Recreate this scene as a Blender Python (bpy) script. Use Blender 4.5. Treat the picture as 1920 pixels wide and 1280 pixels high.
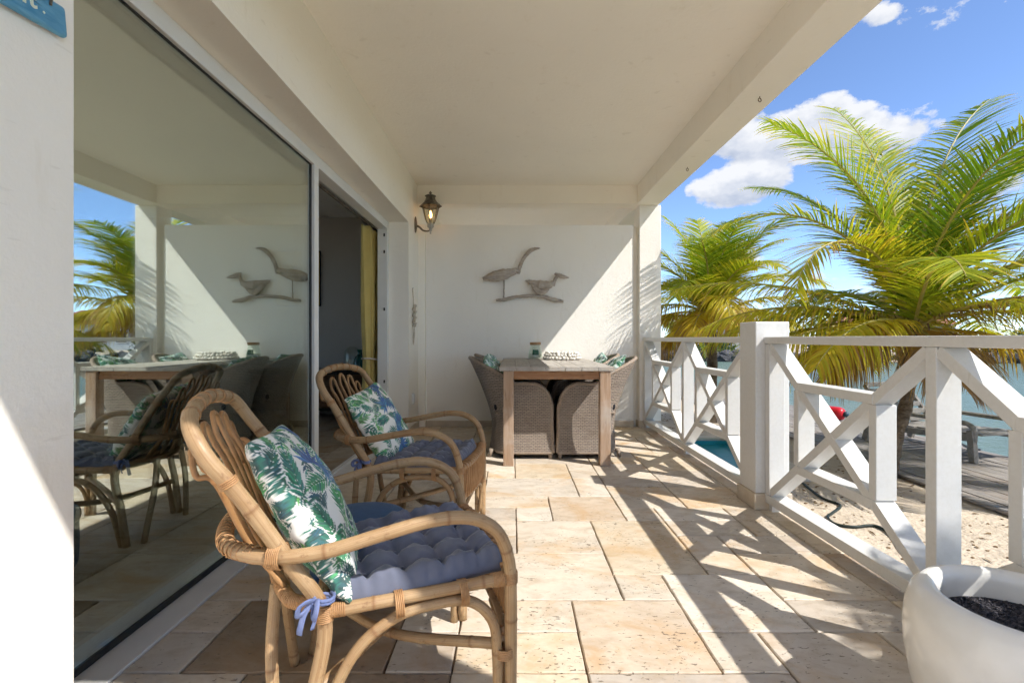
import bpy, bmesh, math, random
import numpy as np
from mathutils import Vector, Matrix
R = math.radians
rnd = random.Random(7)
sc = bpy.context.scene
for o in list(bpy.data.objects):
    bpy.data.objects.remove(o)
COL = sc.collection

# ------------------------------------------------------------------ camera
cam_d = bpy.data.cameras.new('camera')
cam = bpy.data.objects.new('camera', cam_d); COL.objects.link(cam)
cam.location = (0, 0, 1.0); cam.rotation_euler = (R(90), 0, 0)
cam_d.sensor_width = 36; cam_d.lens = 915/1920*36
cam_d.shift_y = -0.0030; cam_d.clip_start = 0.02; cam_d.clip_end = 3000
sc.camera = cam

# ------------------------------------------------------------------ sun + sky
SUN = Vector((0.795, -0.47, 1.015)).normalized()
SUN_STRENGTH, SKY_STRENGTH, EXPOSURE = 2.0, 0.105, 1.70
w = bpy.data.worlds.new('World'); sc.world = w; w.use_nodes = True

class NT:
    """small helper around a node tree"""
    def __init__(s, tree): s.t = tree; s.n = tree.nodes; s.l = tree.links
    def new(s, kind, **kw):
        nd = s.n.new(kind)
        for k, v in kw.items():
            if k.startswith('i_'):
                s.set(nd, k[2:].replace('_', ' '), v)
            else: setattr(nd, k, v)
        return nd
    def set(s, nd, key, v):
        inp = nd.inputs[key] if not isinstance(key, str) or key in nd.inputs else nd.inputs[int(key)]
        if isinstance(v, bpy.types.NodeSocket): s.l.new(v, inp)
        else: inp.default_value = v
    def math(s, op, a, b=None, c=None, clamp=False):
        nd = s.n.new('ShaderNodeMath'); nd.operation = op; nd.use_clamp = clamp
        for i, v in enumerate((a, b, c)):
            if v is None: continue
            if isinstance(v, bpy.types.NodeSocket): s.l.new(v, nd.inputs[i])
            else: nd.inputs[i].default_value = v
        return nd.outputs[0]
    def vmath(s, op, a, b=None, scale=None):
        nd = s.n.new('ShaderNodeVectorMath'); nd.operation = op
        for i, v in enumerate((a, b)):
            if v is None: continue
            if isinstance(v, bpy.types.NodeSocket): s.l.new(v, nd.inputs[i])
            else: nd.inputs[i].default_value = v
        if scale is not None:
            if isinstance(scale, bpy.types.NodeSocket): s.l.new(scale, nd.inputs['Scale'])
            else: nd.inputs['Scale'].default_value = scale
        return nd.outputs['Value'] if op in ('DOT_PRODUCT', 'LENGTH', 'DISTANCE') else nd.outputs[0]
    def noise(s, vec, scale, detail=4, rough=0.55, out='Fac', dist=0.0):
        nd = s.n.new('ShaderNodeTexNoise'); nd.inputs['Scale'].default_value = scale
        nd.inputs['Detail'].default_value = detail; nd.inputs['Roughness'].default_value = rough
        nd.inputs['Distortion'].default_value = dist
        if vec is not None: s.l.new(vec, nd.inputs['Vector'])
        return nd.outputs[out]
    def ramp(s, fac, stops, interp='LINEAR'):
        nd = s.n.new('ShaderNodeValToRGB'); cr = nd.color_ramp; cr.interpolation = interp
        while len(cr.elements) < len(stops): cr.elements.new(0.5)
        for e, (p, c) in zip(cr.elements, stops):
            e.position = p
            e.color = (c, c, c, 1) if isinstance(c, (int, float)) else (*c[:3], 1)
        s.l.new(fac, nd.inputs[0]); return nd.outputs[0]
    def mix(s, fac, a, b, mode='MIX'):
        nd = s.n.new('ShaderNodeMix'); nd.data_type = 'RGBA'; nd.blend_type = mode
        for key, v in ((0, fac), (6, a), (7, b)):
            if isinstance(v, bpy.types.NodeSocket): s.l.new(v, nd.inputs[key])
            else: nd.inputs[key].default_value = v if not isinstance(v, tuple) else (*v[:3], 1)
        return nd.outputs[2]
    def scalev(s, vec, sx, sy, sz, loc=(0, 0, 0)):
        nd = s.n.new('ShaderNodeMapping'); nd.inputs['Scale'].default_value = (sx, sy, sz)
        nd.inputs['Location'].default_value = loc
        s.l.new(vec, nd.inputs['Vector']); return nd.outputs[0]
    def bump(s, height, strength=0.3, dist=0.01, normal=None):
        nd = s.n.new('ShaderNodeBump'); nd.inputs['Strength'].default_value = strength
        nd.inputs['Distance'].default_value = dist; s.l.new(height, nd.inputs['Height'])
        if normal is not None: s.l.new(normal, nd.inputs['Normal'])
        return nd.outputs[0]

def build_world():
    T = NT(w.node_tree); T.n.clear()
    sky = T.new('ShaderNodeTexSky'); sky.sky_type = 'NISHITA'; sky.sun_disc = False
    sky.sun_elevation = math.asin(SUN.z); sky.sun_rotation = math.atan2(SUN.x, SUN.y)
    sky.altitude = 2500; sky.air_density = 0.68; sky.dust_density = 0.0; sky.ozone_density = 2.8
    d = T.new('ShaderNodeTexCoord').outputs['Generated']
    sep = T.new('ShaderNodeSeparateXYZ'); T.l.new(d, sep.inputs[0])
    up = T.math('MAXIMUM', sep.outputs[2], 0.0)
    # fair-weather cumulus: one noise field over all directions, gathered into a few banks
    flat = T.scalev(d, 1, 1, 1.6)
    def bank(cx, cy, cz, sx, sz, amp):
        c = Vector((cx, cy, cz)).normalized()
        r = Vector((c.y, -c.x, 0)).normalized(); u = r.cross(c)
        du = T.math('DIVIDE', T.vmath('DOT_PRODUCT', d, tuple(u)), sz)
        dr = T.math('DIVIDE', T.vmath('DOT_PRODUCT', d, tuple(r)), sx)
        front = T.math('GREATER_THAN', T.vmath('DOT_PRODUCT', d, tuple(c)), 0.2)
        q = T.math('MULTIPLY_ADD', du, du, T.math('MULTIPLY', dr, dr))
        return T.math('MULTIPLY', T.math('MULTIPLY', T.math('SUBTRACT', 1.0, q, clamp=True), amp), front), du
    tot = None; low = None
    for args in ((575, 915, 395, .100, .062, .36), (690, 915, 385, .085, .055, .28), (425, 915, 285, .095, .046, .36), (450, 915, 365, .08, .036, .28), (680, 915, 610, .035, .025, .20),
                 (900, 330, 330, .40, .22, .34), (900, -300, 380, .60, .26, .34), (-500, 700, 420, .60, .26, .34), (300, -900, 350, .60, .26, .34), (-800, -500, 400, .6, .26, .34)):  # wide banks outside the view, mostly added for whiter fill in the shade
        q, du = bank(*args); tot = q if tot is None else T.math('ADD', tot, q)
        lw = T.math('MULTIPLY', q, T.math('MULTIPLY', du, -2.2)); low = lw if low is None else T.math('ADD', low, lw)
    puff = T.noise(flat, 11.0, 8, 0.6); broad = T.noise(flat, 3.6, 2, 0.5)
    den = T.math('ADD', T.math('ADD', T.math('MULTIPLY', T.math('SUBTRACT', puff, 0.5), 0.95), T.math('MULTIPLY', T.math('SUBTRACT', broad, 0.5), 0.7)), T.math('SUBTRACT', tot, 0.13))
    cov = T.ramp(T.math('ADD', den, 0.5), [(0.495, 0.0), (0.53, 0.55), (0.585, 1.0)])
    puff2 = T.noise(T.vmath('ADD', flat, (0.010, -0.006, 0.028)), 11.0, 4, 0.56)
    shade = T.math('ADD', T.math('MULTIPLY', T.math('SUBTRACT', puff2, puff), 2.6), T.math('ADD', T.math('MULTIPLY', low, 1.2), 0.30), clamp=True)
    cloud = T.mix(shade, (2.85, 2.88, 2.95, 1), (1.55, 1.75, 2.15, 1))
    fade = T.math('MULTIPLY', up, 9.0, clamp=True)
    skyc = T.mix(T.math('MULTIPLY', T.math('MULTIPLY', cov, 0.95), fade), sky.outputs[0], cloud)
    bg = T.new('ShaderNodeBackground'); bg.inputs['Strength'].default_value = SKY_STRENGTH
    T.l.new(skyc, bg.inputs['Color'])
    out = T.new('ShaderNodeOutputWorld'); T.l.new(bg.outputs[0], out.inputs[0])
build_world()
sd = bpy.data.lights.new('sun', 'SUN'); sd.energy = SUN_STRENGTH; sd.angle = R(0.53); sd.color = (1.0, 0.96, 0.90)
so = bpy.data.objects.new('sun', sd); COL.objects.link(so)
so.location = SUN*30; so.rotation_euler = SUN.to_track_quat('Z', 'Y').to_euler()
sc.view_settings.view_transform = 'Standard'; sc.view_settings.look = 'None'
sc.view_settings.exposure = EXPOSURE; sc.view_settings.gamma = 1.0; sc.view_settings.use_curve_mapping = False
sc.render.engine = 'CYCLES'
sc.cycles.use_denoising = True
sc.cycles.use_adaptive_sampling = True; sc.cycles.adaptive_threshold = 0.03; sc.cycles.adaptive_min_samples = 12
w.cycles.sampling_method = 'MANUAL'; w.cycles.sample_map_resolution = 512
sc.cycles.max_bounces = 12; sc.cycles.diffuse_bounces = 9; sc.cycles.glossy_bounces = 4
sc.cycles.transparent_max_bounces = 24; sc.cycles.transmission_bounces = 6
sc.cycles.caustics_reflective = False; sc.cycles.caustics_refractive = False
sc.cycles.sample_clamp_indirect = 8

# ------------------------------------------------------------------ materials
MATS = {}
def mat(name):
    m = bpy.data.materials.new(name); m.use_nodes = True
    T = NT(m.node_tree); T.n.clear()
    out = T.new('ShaderNodeOutputMaterial'); b = T.new('ShaderNodeBsdfPrincipled')
    T.l.new(b.outputs[0], out.inputs[0]); MATS[name] = m
    return T, b, out
def P(T, b, **kw):
    for k, v in kw.items():
        key = {'col': 'Base Color', 'rough': 'Roughness', 'metal': 'Metallic', 'normal': 'Normal', 'spec': 'Specular IOR Level',
               'coat': 'Coat Weight', 'sheen': 'Sheen Weight', 'trans': 'Transmission Weight', 'ior': 'IOR', 'alpha': 'Alpha',
               'emit': 'Emission Color', 'estr': 'Emission Strength'}[k]
        if isinstance(v, tuple): v = (*v[:3], 1)
        T.set(b, key, v)
def pos(T): return T.new('ShaderNodeNewGeometry').outputs['Position']
def objc(T): return T.new('ShaderNodeTexCoord').outputs['Object']
def uvc(T): return T.new('ShaderNodeUVMap').outputs[0]
def orand(T): return T.new('ShaderNodeObjectInfo').outputs['Random']

def m_plaster(name, c, bumpy=0.25):
    T, b, _ = mat(name); p = pos(T)
    n1 = T.noise(p, 1.3, 3, 0.6)
    col = T.mix(T.ramp(n1, [(0.35, 0.0), (0.7, 1.0)]), tuple(x*0.965 for x in c), c)
    st = T.noise(T.scalev(p, 6, 6, 1.1), 2.2, 4, 0.7)                 # faint rain and hand marks
    col = T.mix(T.ramp(st, [(0.60, 0.0), (0.80, 0.35)]), col, (c[0]*.78, c[1]*.74, c[2]*.66))
    sc_ = T.noise(T.scalev(p, 3, 3, 22), 3.0, 2, 0.5)
    col = T.mix(T.ramp(sc_, [(0.70, 0.0), (0.74, 0.22)]), col, (c[0]*.66, c[1]*.64, c[2]*.6))
    P(T, b, col=col, rough=0.82, spec=0.25, normal=T.bump(T.noise(p, 34, 3, 0.75), bumpy, 0.008))
m_plaster('plaster', (0.925, 0.88, 0.79))
m_plaster('plaster_white', (0.89, 0.855, 0.785))
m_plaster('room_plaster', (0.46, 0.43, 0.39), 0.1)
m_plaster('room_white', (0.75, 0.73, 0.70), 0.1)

def m_white_wood():
    T, b, _ = mat('painted_wood'); p = objc(T)
    g = T.noise(T.scalev(p, 9, 9, 9), 7, 5, 0.6)
    grain = T.noise(T.scalev(pos(T), 60, 60, 7), 1.5, 4, 0.6)
    cr = T.ramp(T.noise(T.scalev(pos(T), 40, 40, 3, (2, 5, 1)), 1.0, 3, 0.5), [(0.735, 0.0), (0.77, 1.0)])
    col = T.mix(T.ramp(g, [(0.4, 0.0), (0.75, 1.0)]), (0.67, 0.665, 0.645), (0.63, 0.62, 0.59))
    col = T.mix(T.math('MULTIPLY', cr, 0.35), col, (0.45, 0.43, 0.38))
    hh = T.math('SUBTRACT', T.math('MULTIPLY', grain, 0.7), cr)
    P(T, b, col=col, rough=0.5, spec=0.35, normal=T.bump(hh, 0.18, 0.002))
m_white_wood()

def m_travertine():
    T, b, _ = mat('travertine'); p = pos(T); r = orand(T)
    off = T.new('ShaderNodeCombineXYZ')
    T.l.new(T.math('MULTIPLY', r, 37.0), off.inputs[0]); T.l.new(T.math('MULTIPLY', r, 91.0), off.inputs[1])
    q = T.vmath('ADD', p, off.outputs[0])
    big = T.noise(q, 3.2, 4, 0.62, dist=0.6); mid = T.noise(T.scalev(q, 1, 1.8, 1), 9, 5, 0.65, dist=0.4); fine = T.noise(q, 60, 2, 0.6)
    at = T.new('ShaderNodeAttribute'); at.attribute_type = 'OBJECT'; at.attribute_name = 'tint'
    base = at.outputs['Color']
    light = T.mix(1.0, base, (1.18, 1.17, 1.16, 1), 'MULTIPLY')
    dark = T.mix(1.0, base, (0.76, 0.69, 0.60, 1), 'MULTIPLY')
    ochre = T.mix(1.0, base, (0.93, 0.70, 0.44, 1), 'MULTIPLY')
    col = T.mix(T.ramp(big, [(0.36, 0.0), (0.64, 1.0)]), base, light)
    col = T.mix(T.ramp(mid, [(0.46, 0.0), (0.70, 0.75)]), col, dark)
    col = T.mix(T.ramp(T.noise(q, 2.1, 5, 0.7, dist=0.8), [(0.50, 0.0), (0.70, 0.85)]), col, ochre)
    col = T.mix(T.math('MULTIPLY', fine, 0.16), col, dark)
    # open pits, gathered in bands
    v = T.noise(T.scalev(q, 1.0, 2.2, 1), 46, 3, 0.55, dist=0.5)
    zone = T.ramp(T.noise(q, 4.5, 3, 0.6), [(0.40, 0.0), (0.62, 1.0)])
    thr = T.math('SUBTRACT', 0.70, T.math('MULTIPLY', zone, 0.098))
    pit = T.math('MULTIPLY', T.math('SUBTRACT', v, thr, clamp=True), 26.0, clamp=True)
    col = T.mix(T.math('MULTIPLY', pit, 0.8), col, (0.17, 0.13, 0.09))
    h = T.math('SUBTRACT', T.math('ADD', T.math('MULTIPLY', mid, 0.5), T.math('MULTIPLY', fine, 0.25)), T.math('MULTIPLY', pit, 1.6))
    P(T, b, col=col, rough=T.ramp(mid, [(0.3, 0.42), (0.7, 0.62)]), spec=0.3, normal=T.bump(h, 0.7, 0.004))
m_travertine()

def m_noisy(name, c1, c2, scale=8, rough=0.7, bump=0.3, bscale=60, bd=0.004, stretch=(1, 1, 1), spec=0.3, space=pos, **kw):
    T, b, _ = mat(name); p = space(T)
    n = T.noise(T.scalev(p, *stretch), scale, 4, 0.62)
    P(T, b, col=T.mix(T.ramp(n, [(0.32, 0.0), (0.70, 1.0)]), c1, c2), rough=rough, spec=spec,
      normal=T.bump(T.noise(T.scalev(p, *stretch), bscale, 2, 0.6), bump, bd), **kw)
    return T, b
m_noisy('grout', (0.24, 0.185, 0.125), (0.15, 0.11, 0.075), 20, 0.9, 0.5, 160)
m_noisy('skirting', (0.50, 0.42, 0.32), (0.60, 0.52, 0.42), 10, 0.6, 0.3, 40)
m_noisy('concrete', (0.42, 0.39, 0.34), (0.52, 0.49, 0.43), 5, 0.85, 0.3, 60)
m_noisy('white_metal', (0.78, 0.78, 0.76), (0.72, 0.72, 0.70), 3, 0.35, 0.03, 60, 0.001)
m_noisy('sill_metal', (0.70, 0.69, 0.67), (0.62, 0.61, 0.59), 4, 0.42, 0.05, 60, 0.001)
m_noisy('rubber', (0.02, 0.02, 0.02), (0.035, 0.035, 0.033), 12, 0.6, 0.1, 80)
m_noisy('iron', (0.10, 0.085, 0.065), (0.24, 0.21, 0.17), 30, 0.55, 0.3, 120, 0.002, metal=0.4)
m_noisy('pewter', (0.34, 0.33, 0.31), (0.55, 0.54, 0.51), 40, 0.5, 0.2, 120, 0.001, metal=0.3)
m_noisy('rusty_hook', (0.10, 0.05, 0.03), (0.22, 0.14, 0.09), 60, 0.6, 0.2, 120, 0.001, metal=0.5)
m_noisy('driftwood', (0.52, 0.45, 0.38), (0.36, 0.30, 0.25), 14, 0.8, 0.6, 45, 0.006, (1, 3, 4))
m_noisy('rope', (0.62, 0.55, 0.45), (0.42, 0.36, 0.28), 60, 0.9, 0.7, 200, 0.003)
m_noisy('beads', (0.74, 0.71, 0.65), (0.58, 0.54, 0.47), 40, 0.6, 0.3, 120, 0.002)
m_noisy('blue_felt', (0.008, 0.055, 0.16), (0.012, 0.075, 0.20), 30, 0.9, 0.5, 300, 0.002, sheen=0.2)
m_noisy('seat_cloth', (0.115, 0.125, 0.170), (0.142, 0.152, 0.205), 9, 0.92, 0.35, 500, 0.001, sheen=0.25)
m_noisy('tie_cloth', (0.17, 0.21, 0.38), (0.12, 0.15, 0.29), 30, 0.9, 0.3, 400, 0.001)
m_noisy('dark_cloth', (0.012, 0.012, 0.016), (0.022, 0.022, 0.028), 20, 0.9, 0.3, 300, 0.001)
m_noisy('curtain_cloth', (0.56, 0.43, 0.14), (0.46, 0.35, 0.11), 5, 0.9, 0.3, 400, 0.001, sheen=0.2)
m_noisy('ceramic', (0.80, 0.79, 0.76), (0.72, 0.705, 0.66), 7, 0.20, 0.06, 24, 0.002, spec=0.5)
m_noisy('soil', (0.006, 0.006, 0.009), (0.055, 0.052, 0.065), 520, 0.8, 0.6, 520, 0.004)
m_noisy('soil_crumb', (0.008, 0.008, 0.011), (0.10, 0.095, 0.11), 90, 0.8, 0.3, 300, 0.002)
m_noisy('cane', (0.42, 0.235, 0.105), (0.28, 0.14, 0.055), 18, 0.42, 0.2, 90, 0.001)
m_noisy('cane_binding', (0.46, 0.27, 0.13), (0.30, 0.155, 0.065), 40, 0.5, 0.4, 160, 0.001)
m_noisy('sand', (0.60, 0.51, 0.40), (0.46, 0.38, 0.29), 5.0, 0.95, 0.85, 30, 0.025)
m_noisy('coping', (0.62, 0.57, 0.48), (0.52, 0.47, 0.39), 6, 0.7, 0.3, 60)
m_noisy('rock', (0.055, 0.055, 0.058), (0.15, 0.145, 0.14), 2, 0.85, 0.8, 9, 0.1)
m_noisy('pool_paint', (0.02, 0.30, 0.40), (0.025, 0.34, 0.44), 3, 0.5, 0.1, 30)
m_noisy('red_vinyl', (0.62, 0.02, 0.03), (0.50, 0.015, 0.025), 6, 0.35, 0.05, 40)
m_noisy('navy_paint', (0.02, 0.05, 0.07), (0.03, 0.07, 0.09), 6, 0.4, 0.05, 40)
m_noisy('canvas', (0.62, 0.55, 0.40), (0.55, 0.48, 0.34), 6, 0.8, 0.2, 60)
m_noisy('hose', (0.012, 0.02, 0.016), (0.02, 0.03, 0.025), 20, 0.5, 0.1, 60)
m_noisy('trunk', (0.22, 0.17, 0.12), (0.09, 0.065, 0.04), 9, 0.95, 1.0, 30, 0.02, (1, 1, 2.5))
m_noisy('fibre', (0.26, 0.17, 0.09), (0.12, 0.075, 0.04), 30, 0.95, 0.6, 80, 0.01)
m_noisy('rachis', (0.34, 0.32, 0.07), (0.46, 0.34, 0.10), 8, 0.5, 0.1, 60)
m_noisy('dark_furniture', (0.02, 0.018, 0.016), (0.035, 0.03, 0.026), 6, 0.5, 0.1, 60)
m_noisy('brown_wood', (0.14, 0.07, 0.03), (0.09, 0.045, 0.02), 12, 0.5, 0.2, 60, 0.002, (1, 1, 5))
m_noisy('teal_bottle', (0.01, 0.09, 0.08), (0.012, 0.11, 0.10), 5, 0.12, 0.0, 20, spec=0.6)
m_noisy('yellow_print', (0.55, 0.36, 0.03), (0.48, 0.30, 0.025), 6, 0.7, 0.05, 60)
m_noisy('black_print', (0.012, 0.012, 0.012), (0.02, 0.02, 0.02), 6, 0.6, 0.05, 60)
m_noisy('cork', (0.42, 0.25, 0.12), (0.32, 0.18, 0.08), 40, 0.8, 0.3, 120, 0.001)
m_noisy('wax', (0.70, 0.68, 0.60), (0.64, 0.61, 0.53), 20, 0.5, 0.05, 60)
m_noisy('paper_label', (0.03, 0.10, 0.06), (0.05, 0.14, 0.09), 30, 0.7, 0.05, 60)
m_noisy('letter_paint', (0.72, 0.78, 0.66), (0.66, 0.72, 0.60), 30, 0.6, 0.1, 60)
m_noisy('green_bush', (0.03, 0.06, 0.015), (0.07, 0.11, 0.025), 3, 0.8, 0.6, 9, 0.1)
m_noisy('tile_roof', (0.30, 0.12, 0.07), (0.36, 0.16, 0.10), 5, 0.8, 0.3, 20)
m_noisy('shore_wall', (0.50, 0.54, 0.58), (0.42, 0.46, 0.50), 2, 0.8, 0.2, 20)

def m_grey_wood(name, c1, c2, c3, axis=(14, 1.2, 14), rough=0.8):
    T, b, _ = mat(name); p = pos(T); r = orand(T)
    off = T.new('ShaderNodeCombineXYZ'); T.l.new(T.math('MULTIPLY', r, 40.0), off.inputs[0]); T.l.new(T.math('MULTIPLY', r, 17.0), off.inputs[2])
    q = T.vmath('ADD', p, off.outputs[0])
    g = T.noise(T.scalev(q, *axis), 3.0, 7, 0.66, dist=0.7); pat = T.noise(q, 2.3, 4, 0.6)
    col = T.mix(T.ramp(g, [(0.35, 0.0), (0.68, 1.0)]), c1, c2)
    col = T.mix(T.ramp(pat, [(0.5, 0.0), (0.72, 0.8)]), col, c3)
    crack = T.ramp(T.noise(T.scalev(q, *[a*1.8 for a in axis]), 2.4, 3, 0.5), [(0.30, 1.0), (0.36, 0.0)])
    col = T.mix(T.math('MULTIPLY', crack, 0.6), col, tuple(x*0.35 for x in c1))
    P(T, b, col=col, rough=rough, spec=0.2, normal=T.bump(T.math('SUBTRACT', g, crack), 0.5, 0.004))
m_grey_wood('deck_wood', (0.20, 0.185, 0.17), (0.34, 0.31, 0.28), (0.24, 0.19, 0.15))
m_grey_wood('table_top_wood', (0.36, 0.33, 0.29), (0.46, 0.43, 0.385), (0.30, 0.27, 0.235))
m_grey_wood('table_wood', (0.34, 0.22, 0.14), (0.46, 0.34, 0.25), (0.50, 0.47, 0.43), (12, 12, 1.3))
m_grey_wood('table_apron_wood', (0.30, 0.15, 0.075), (0.42, 0.25, 0.145), (0.20, 0.10, 0.05), (1.4, 12, 12))
m_grey_wood('bench_wood', (0.20, 0.185, 0.165), (0.32, 0.30, 0.27), (0.24, 0.21, 0.18), (6, 6, 6))
m_grey_wood('blue_plank', (0.06, 0.24, 0.42), (0.16, 0.38, 0.55), (0.025, 0.12, 0.32), (14, 3.0, 22), 0.5)

def m_rattan():
    # pole: UV u = around, v = metres along the pole; 'ring' marks the nodes of the cane
    T, b, _ = mat('rattan'); u = uvc(T)
    a = T.new('ShaderNodeAttribute'); a.attribute_name = 'ring'
    n = T.noise(T.scalev(u, 3, 22, 1), 1.6, 5, 0.62, dist=0.3); streak = T.noise(T.scalev(u, 16, 1.4, 1), 2.0, 4, 0.6)
    p = T.noise(pos(T), 7, 4, 0.6)
    col = T.mix(T.ramp(p, [(0.3, 0.0), (0.7, 1.0)]), (0.32, 0.195, 0.095), (0.45, 0.315, 0.175))
    col = T.mix(T.ramp(streak, [(0.46, 0.0), (0.70, 0.75)]), col, (0.235, 0.125, 0.055))
    col = T.mix(T.ramp(n, [(0.56, 0.0), (0.68, 0.6)]), col, (0.17, 0.085, 0.038))
    col = T.mix(T.math('MULTIPLY', a.outputs['Fac'], 0.75), col, (0.20, 0.095, 0.04))
    P(T, b, col=col, rough=T.ramp(n, [(0.35, 0.32), (0.65, 0.6)]), spec=0.35, normal=T.bump(T.math('ADD', n, streak), 0.3, 0.002))
m_rattan()

def m_wicker():
    T, b, _ = mat('wicker'); u = uvc(T)
    br = T.new('ShaderNodeTexBrick'); T.l.new(u, br.inputs['Vector'])
    br.offset = 0.5; br.inputs['Scale'].default_value = 1.0; br.inputs['Brick Width'].default_value = 0.036
    br.inputs['Row Height'].default_value = 0.0135; br.inputs['Mortar Size'].default_value = 0.0026; br.inputs['Mortar Smooth'].default_value = 0.8
    br.inputs['Color1'].default_value = (0.36, 0.29, 0.23, 1); br.inputs['Color2'].default_value = (0.27, 0.21, 0.165, 1)
    br.inputs['Mortar'].default_value = (0.045, 0.033, 0.024, 1)
    n = T.noise(pos(T), 9, 4, 0.6)
    col = T.mix(T.math('MULTIPLY', n, 0.45), br.outputs['Color'], (0.42, 0.37, 0.32))
    P(T, b, col=col, rough=0.6, spec=0.3, normal=T.bump(T.math('SUBTRACT', 1.0, br.outputs['Fac']), 1.0, 0.006))
m_wicker()
m_noisy('wicker_rim', (0.36, 0.29, 0.225), (0.24, 0.185, 0.14), 70, 0.6, 1.0, 150, 0.005)

def m_print():
    # printed cotton: the leaf print is carried in the cloth's colour attribute
    T, b, _ = mat('leaf_print'); a = T.new('ShaderNodeAttribute'); a.attribute_name = 'print'
    n = T.noise(pos(T), 35, 4, 0.6)
    col = T.mix(T.math('MULTIPLY', n, 0.18), a.outputs['Color'], (0.62, 0.62, 0.56))
    P(T, b, col=col, rough=0.9, spec=0.15, sheen=0.1, normal=T.bump(T.noise(pos(T), 600, 2, 0.5), 0.25, 0.001))
m_print()

def m_leaf():
    T, b, out = mat('palm_leaf')
    a = T.new('ShaderNodeAttribute'); a.attribute_name = 'leaf'
    sp = T.new('ShaderNodeSeparateColor'); T.l.new(a.outputs['Color'], sp.inputs[0])
    age, tip, var = sp.outputs[0], sp.outputs[1], sp.outputs[2]
    n = T.noise(pos(T), 2.6, 3, 0.6)
    t3 = T.math('MULTIPLY', T.math('MULTIPLY', tip, tip), T.math('ADD', T.math('MULTIPLY', T.math('MULTIPLY', var, var), 0.62), 0.03))
    f = T.math('ADD', T.math('ADD', age, t3), T.math('ADD', T.math('MULTIPLY', T.math('SUBTRACT', n, 0.5), 0.20), T.math('MULTIPLY', T.math('SUBTRACT', var, 0.5), 0.14)), clamp=True)
    col = T.ramp(f, [(0.0, (0.045, 0.13, 0.012)), (0.20, (0.17, 0.27, 0.016)), (0.40, (0.42, 0.43, 0.022)), (0.60, (0.64, 0.49, 0.04)), (0.80, (0.36, 0.20, 0.065)), (1.0, (0.29, 0.21, 0.14))])
    P(T, b, col=col, rough=0.5, spec=0.3)
    tr = T.new('ShaderNodeBsdfTranslucent'); T.l.new(T.mix(1.0, col, (1.25, 1.2, 0.75, 1), 'MULTIPLY'), tr.inputs['Color'])
    ms = T.new('ShaderNodeMixShader'); ms.inputs[0].default_value = 0.45
    T.l.new(b.outputs[0], ms.inputs[1]); T.l.new(tr.outputs[0], ms.inputs[2]); T.l.new(ms.outputs[0], out.inputs[0])
m_leaf()

def m_glass(name, tint, f0, wav=0.0, rough=0.0):
    T, b, out = mat(name); T.n.remove(b)
    g = T.new('ShaderNodeNewGeometry')
    nrm = None
    if wav:
        nrm = T.bump(T.noise(T.scalev(g.outputs['Position'], 1, 1, 0.6), 1.5, 1, 0.4), wav, 0.01)
    dn = T.math('ABSOLUTE', T.vmath('DOT_PRODUCT', g.outputs['Normal'], g.outputs['Incoming']))
    sch = T.math('POWER', T.math('SUBTRACT', 1.0, dn, clamp=True), 5.0)
    fac = T.math('ADD', T.math('MULTIPLY', sch, 1-f0), f0, clamp=True)
    tr = T.new('ShaderNodeBsdfTransparent'); tr.inputs[0].default_value = (*tint, 1)
    gl = T.new('ShaderNodeBsdfGlossy'); gl.inputs['Color'].default_value = (0.90, 0.99, 0.96, 1); gl.inputs['Roughness'].default_value = rough
    if nrm is not None: T.l.new(nrm, gl.inputs['Normal'])
    ms = T.new('ShaderNodeMixShader'); T.l.new(fac, ms.inputs[0]); T.l.new(tr.outputs[0], ms.inputs[1]); T.l.new(gl.outputs[0], ms.inputs[2])
    T.l.new(ms.outputs[0], out.inputs[0])
m_glass('door_glass', (0.84, 0.87, 0.83), 0.52, 0.02)
m_glass('clear_glass', (0.93, 0.96, 0.94), 0.05)
m_glass('lantern_glass', (0.96, 0.93, 0.86), 0.04)
m_noisy('pool_water', (0.015, 0.25, 0.32), (0.022, 0.29, 0.36), 2, 0.35, 0.15, 9, 0.02, spec=0.12)

def m_water():
    T, b, _ = mat('lagoon'); p = pos(T)
    h = T.math('ADD', T.noise(T.scalev(p, 1.0, 1.4, 1), 1.6, 5, 0.62, dist=0.4), T.math('MULTIPLY', T.noise(p, 7, 4, 0.6), 0.35))
    c = T.mix(T.ramp(T.noise(p, 0.12, 4, 0.6), [(0.35, 0.0), (0.7, 1.0)]), (0.145, 0.195, 0.155), (0.11, 0.17, 0.14))
    P(T, b, col=c, rough=0.35, spec=0.10, ior=1.33, normal=T.bump(h, 0.55, 0.12))
m_water()
def m_bulb():
    T, b, _ = mat('warm_bulb'); P(T, b, col=(1.0, 0.7, 0.35), emit=(1.0, 0.52, 0.18), estr=5.0)
m_bulb()

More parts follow.
